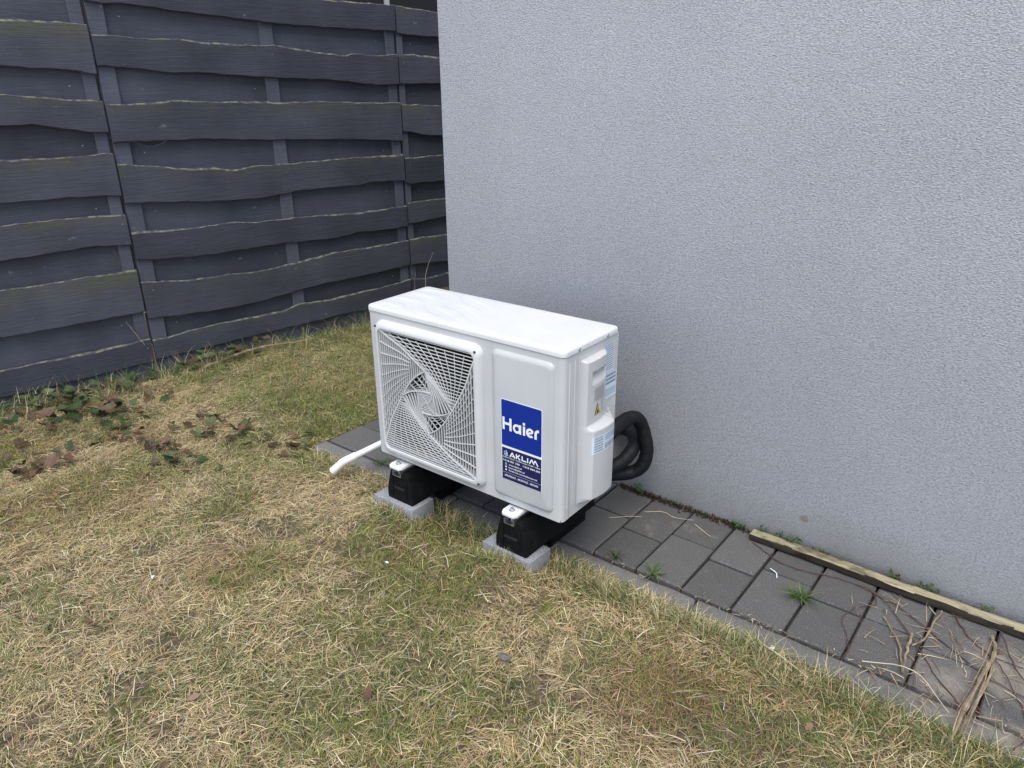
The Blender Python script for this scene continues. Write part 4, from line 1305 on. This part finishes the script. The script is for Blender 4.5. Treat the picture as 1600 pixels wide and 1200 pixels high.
# fallen leaves
spots = [(-.2, -1.66, 'reddish fallen leaf in the lawn towards the left picture edge'), (.306, -.650, 'pale brown fallen leaf between the two concrete blocks'),
         (-1.28, -.21, 'pinkish fallen leaf in the grass below the middle of the fence'), (.657, -1.336, 'round orange-brown leaf in the lawn at the bottom centre'),
         (.60, -1.36, 'darker leaf touching the round orange-brown one in the lawn'), (-1.53, -.54, 'curled brown leaf just right of the dense ivy'),
         (-.98, -1.43, 'flat brown leaf in the lawn below the withered ivy'), (-1.46, .09, 'brown leaf in the grass right of the bare branch'),
         (-1.2, -.9, 'brown leaf beside the bronzed ivy runner'), (.30, -1.62, 'brown leaf at the bottom left of the lawn'),
         (1.22, -.98, 'brown leaf in the lawn well in front of the kerb, right half'), (-.9, -.25, 'small leaf in the grass left of the paving'),
         (.85, -.72, 'small leaf right of the sticker-end concrete block'), (1.6, -.75, 'brown leaf in the grass below the long straw')]
for k, (x, y, lb_) in enumerate(spots):
    s = rng.uniform(.013, .024)
    o = link('fallen_leaf', LEAF[k % 4], None, None, (x, y, float(gz(x, y)) + .026), (rng.normal(0, .3), rng.normal(0, .3), rng.uniform(0, 6.28)))
    o.scale = (s, s, s)
    tag(o, lb_, 'leaf', 'fallen leaves in the lawn')

# weeds along the wall foot
def weed(cx, cy, n, r, h, label, brown=.0):
    e = empty('wall_weed', (cx, cy, .0)); tag(e, label, 'weed')
    for k in range(n):
        a = rng.uniform(0, 6.28); d = r * math.sqrt(rng.random())
        x, y, z = d * math.cos(a), -abs(d * math.sin(a)) * .5, rng.uniform(.008, h)
        me = (IVYB if rng.random() < brown else WEED)[rng.integers(0, 3)]
        o = link('leaf', me, None, e, (x, y, z), (rng.normal(.4, .5), rng.normal(0, .5), rng.uniform(0, 6.28)))
        s = rng.uniform(.005, .010); o.scale = (s, s, s)
    for k in range(max(2, n // 8)):
        a = rng.uniform(0, 6.28)
        V, F = tube_data([(0, 0, 0), (r * .5 * math.cos(a), -abs(r * .25 * math.sin(a)), h * .6), (r * .8 * math.cos(a), -abs(r * .4 * math.sin(a)), h)], .0008, 5)
        link('stem', mesh('stem', V, F), M_vine, e)
weed(1.115, -.018, 26, .030, .030, 'small green weed at the wall foot just before the timber batten')
weed(1.20, -.016, 14, .016, .046, 'narrow green weed behind the left end of the timber batten')
weed(1.285, -.016, 40, .042, .052, 'largest green weed growing between timber batten and wall')
weed(1.40, -.016, 24, .040, .034, 'low brownish weed between batten and wall, right of the largest one', .5)
weed(1.625, -.016, 16, .02, .05, 'reddish weed sprig behind the middle of the batten', .6)
weed(1.72, -.016, 34, .034, .048, 'bright green weed behind the right part of the batten')
weed(1.87, -.016, 12, .02, .04, 'little weed at the right edge behind the batten', .2)
weed(.712, -.022, 16, .022, .045, 'dark weed at the wall foot directly below the pipe loops', .3)

# moss and debris line where wall meets paving
V, F, T = [], [], []
n = 5200
x = rng.uniform(.55, 2.4, n); y = -.003 - np.abs(rng.normal(0, .011, n)) - .020 * np.clip((x - 1.15) * 20, 0, 1) * rng.random(n)
BVm, BTm = [], []
keep_ = gz
gz = lambda a, b: 0 * np.asarray(a, float)
dens = Lattice(21, .09)(x, y) > .40
x, y = x[dens], y[dens]; n = len(x)
t = palette(n, [(.03, .022, .015), (.08, .052, .036), (.045, .058, .02), (.15, .11, .075)], (4, 3, 2, 1))
v_, t_ = blades(x, y, rng.uniform(.005, .024, n), rng.uniform(.0, 1.4, n), rng.uniform(0, 6.28, n), rng.uniform(.0018, .006, n), rng.uniform(-.2, .6, n), t, np.zeros(n))
v_[:, :, 1] = np.minimum(v_[:, :, 1], -.0012)
gz = keep_
o = link('wall_foot_moss', blade_mesh('wall_foot_moss', [v_], [t_]), M_grass)
tag(o, 'dark moss and crumbs along the foot of the stucco wall', 'moss', kind='stuff')

# broken straw, stalks and crumbs strewn over the right-hand pavers and in the kerb joint
n = 420
x = np.r_[1.55 + .75 * rng.random(n) ** .7, rng.uniform(.75, 2.3, 160)]
y = np.r_[rng.uniform(-.52, -.07, n), rng.normal(-.452, .012, 160)]
n = len(x)
gz = lambda a, b: .0025 + 0 * np.asarray(a, float)
t = palette(n, [(.50, .41, .26), (.34, .25, .16), (.16, .10, .075), (.60, .52, .37)], (3, 3, 3, 1))
v_, t_ = blades(x, y, np.r_[rng.uniform(.012, .085, 420), rng.uniform(.008, .03, 160)], rng.uniform(.0, .25, n), rng.uniform(0, 6.28, n), rng.uniform(.0010, .0028, n), rng.uniform(0, .25, n), t, rng.uniform(0, .004, n))
gz = keep_
o = link('stalk_litter', blade_mesh('stalk_litter', [v_], [t_]), M_grass)
tag(o, 'broken straw and plant crumbs strewn over the right-hand pavers', 'litter', kind='stuff')

# ------------------------------------------------------------------ stems, vines, sticks and litter
def stem(name, pts, r0, r1, mat, label, cat, sub=4, wob=.0022, fork=None):
    P = smooth_path(pts, sub)
    P = [np.array(q) + np.array((random.uniform(-wob, wob), random.uniform(-wob, wob), random.uniform(0, wob * .5))) for q in P]
    rad = [(r0 + (r1 - r0) * i / (len(P) - 1)) * random.uniform(.72, 1.2) for i in range(len(P))]
    o = tube(name, P, rad, mat, None, 6)
    tag(o, label, cat)
    return o
stem('dry_stem', [(1.770, -.085, .010), (1.762, -.16, .012), (1.752, -.25, .010), (1.735, -.30, .014)], .0032, .0025, M_stem, 'split dry plant stem lying along a paver joint near the batten', 'stem')
stem('dry_stem', [(1.722, -.245, .012), (1.728, -.33, .014), (1.738, -.42, .010)], .0042, .003, M_stem, 'short thick dry stem at the kerb, left of the longer bundle', 'stem')
stem('dry_stem', [(1.905, -.12, .012), (1.918, -.20, .016), (1.905, -.32, .018), (1.890, -.47, .018), (1.880, -.60, .012)], .0050, .0042, M_stem, 'thick pale woody stem across paving and kerb at bottom right', 'stem')
stem('dry_stem', [(1.925, -.26, .014), (1.915, -.38, .020), (1.905, -.50, .016), (1.900, -.58, .008)], .0034, .0022, M_stem, 'thinner dry stem beside the thick woody one at bottom right', 'stem')
stem('dry_stem', [(1.64, -.21, .006), (1.70, -.30, .007), (1.735, -.41, .006)], .0022, .003, M_stem, 'slender pale stem lying obliquely on the paver left of the stem bundle', 'stem')
for k in range(6):
    dx = random.uniform(-.012, .012)
    a0 = random.uniform(-.30, -.12); a1 = random.uniform(-.64, -.45)
    stem('dry_stem', [(1.912 + dx, a0, .010 + .002 * k), (1.905 + dx * 1.6, (a0 + a1) / 2, .020), (1.885 + dx * 2.2, a1, .012)], .0018, .0011, M_stem,
         'thin splintered strand in the woody stem bundle at bottom right', 'stem')['group'] = 'splintered strands of the stem bundle'
V_ = 'vine'
stem('red_vine', [(1.19, -.075, .004), (1.32, -.13, .004), (1.50, -.10, .006), (1.60, -.11, .004), (1.70, -.22, .004), (1.80, -.36, .004), (1.90, -.47, .006)], .0020, .0015, M_vine, 'long reddish vine winding from the batten end across the pavers', V_, 8, .003)
stem('red_vine', [(1.54, -.10, .006), (1.66, -.13, .005), (1.80, -.22, .004), (1.93, -.30, .004), (2.1, -.33, .005)], .0022, .0015, M_vine, 'dark vine crossing the right pavers towards the picture edge', V_, 8, .003)
stem('red_vine', [(1.585, -.10, .005), (1.605, -.16, .004), (1.575, -.20, .004)], .0015, .0011, M_vine, 'short dark vine curl dropping from the batten over one paver', V_, 6, .002)
stem('red_vine', [(1.79, -.06, .006), (1.86, -.16, .004), (1.93, -.22, .006), (2.0, -.36, .004), (2.06, -.52, .004)], .0018, .0013, M_vine, 'thin brown vine at the right edge running down to the lawn', V_, 8, .003)
stem('red_vine', [(1.56, -.215, .004), (1.545, -.29, .004), (1.575, -.35, .003), (1.60, -.42, .004)], .0013, .001, M_vine, 'fine dark tendril on the paver left of the slender stem', V_, 6, .002)
stem('red_vine', [(1.92, -.10, .02), (1.97, -.22, .012), (2.02, -.30, .006), (2.03, -.44, .006), (2.0, -.52, .004)], .0024, .0016, M_vine, 'dark vine sagging off the batten at the far right', V_, 6, .003)
stem('fallen_branch', [(-1.935, -.27, -.020), (-1.93, -.10, -.008), (-1.905, .06, .010), (-1.86, .20, .004), (-1.805, .35, .0)], .011, .006, M_stem, 'bare fallen branch lying on the grass below the fence', 'branch', 6, .006)
stem('straw_stalk', [(1.398, -.552, .022), (1.47, -.573, .022), (1.545, -.596, .014)], .0022, .0016, M_straw, 'single long pale straw lying beside the white litter at the kerb', 'straw', 4, .001)
stem('straw_stalk', [(.80, -.125, .003), (.855, -.085, .004), (.905, -.092, .003), (.965, -.068, .003)], .0011, .0008, M_straw, 'curved pale straw on the pavers near the wall', 'straw', 6, .001)
stem('straw_stalk', [(.72, -.24, .004), (.77, -.19, .005), (.81, -.16, .003)], .0010, .0008, M_straw, 'pale straw on the paver right beside the unit corner', 'straw', 5, .001)
stem('straw_stalk', [(.985, -.09, .004), (1.06, -.13, .005)], .0014, .001, M_straw, 'short straw on the paver halfway to the batten', 'straw', 4, .001)
stem('straw_stalk', [(1.29, -.178, .003), (1.315, -.195, .006), (1.325, -.215, .003)], .0020, .0014, M_litter, 'tiny white bent straw on the large paver before the grass tuft', 'straw', 4, .0006)
stem('straw_stalk', [(1.64, -.44, .008), (1.76, -.42, .030), (1.86, -.50, .012)], .0016, .0011, M_straw, 'bent pale straw bridging kerb and pavers at bottom right', 'straw', 5, .001)
# dry twigs caught in the fence, leaning weeds at its foot
def fpt(s, z, y=-.004):
    return (FX0 + math.sin(TH) * s - math.cos(TH) * -(-y), math.cos(TH) * s + math.sin(TH) * 0, z)
stem('fence_twig', [fpt(-.50, .56), fpt(-.505, .60), fpt(-.52, .66)], .003, .0015, M_vine, 'small brown twig sprouting from the left fence panel', 'twig', 4, .004)
stem('fence_twig', [fpt(-.465, .12), fpt(-.50, .20), fpt(-.53, .27)], .0011, .0007, M_straw, 'pale thin stalk leaning on the left fence panel bottom', 'twig', 4, .003)
stem('fence_twig', [(-1.72, 1.30, -.03), (-1.73, 1.33, .22), (-1.70, 1.38, .38)], .0016, .0008, M_straw, 'tall dry grass stalk before the fence near the house corner', 'twig', 4, .003)
stem('fence_twig', [(-1.75, 1.22, -.03), (-1.78, 1.27, .16), (-1.80, 1.30, .24)], .0016, .0008, M_stem, 'shorter dry stalk before the fence near the house corner', 'twig', 4, .004)

def litter(name, x, y, z, s, mat, label, cat):
    r = random.Random(int(1000 * abs(x)))
    bm = bmesh.new(); bmesh.ops.create_icosphere(bm, subdivisions=2, radius=1)
    for v in bm.verts:
        v.co = Vector((v.co.x * s * r.uniform(.7, 1.3), v.co.y * s * .6 * r.uniform(.7, 1.3), v.co.z * s * .35 * r.uniform(.6, 1.3)))
    o = link(name, bm_mesh(name, bm), mat, None, (x, y, z), (0, 0, r.uniform(0, 3)))
    tag(o, label, cat)
litter('paper_scrap', 1.432, -.548, .018, .010, M_litter, 'crumpled white paper scrap in grass at the kerb', 'litter')
litter('paper_scrap', .286, -.924, .012, .0075, M_litter, 'tiny white scrap on the mossy lawn before the unit', 'litter')
litter('paper_scrap', -.257, -1.436, .010, .007, M_litter, 'tiny white scrap in the lawn at left', 'litter')
litter('pebble', .86, -1.02, .006, .018, M_kerb, 'small grey-brown pebble half sunk in the lawn', 'stone')
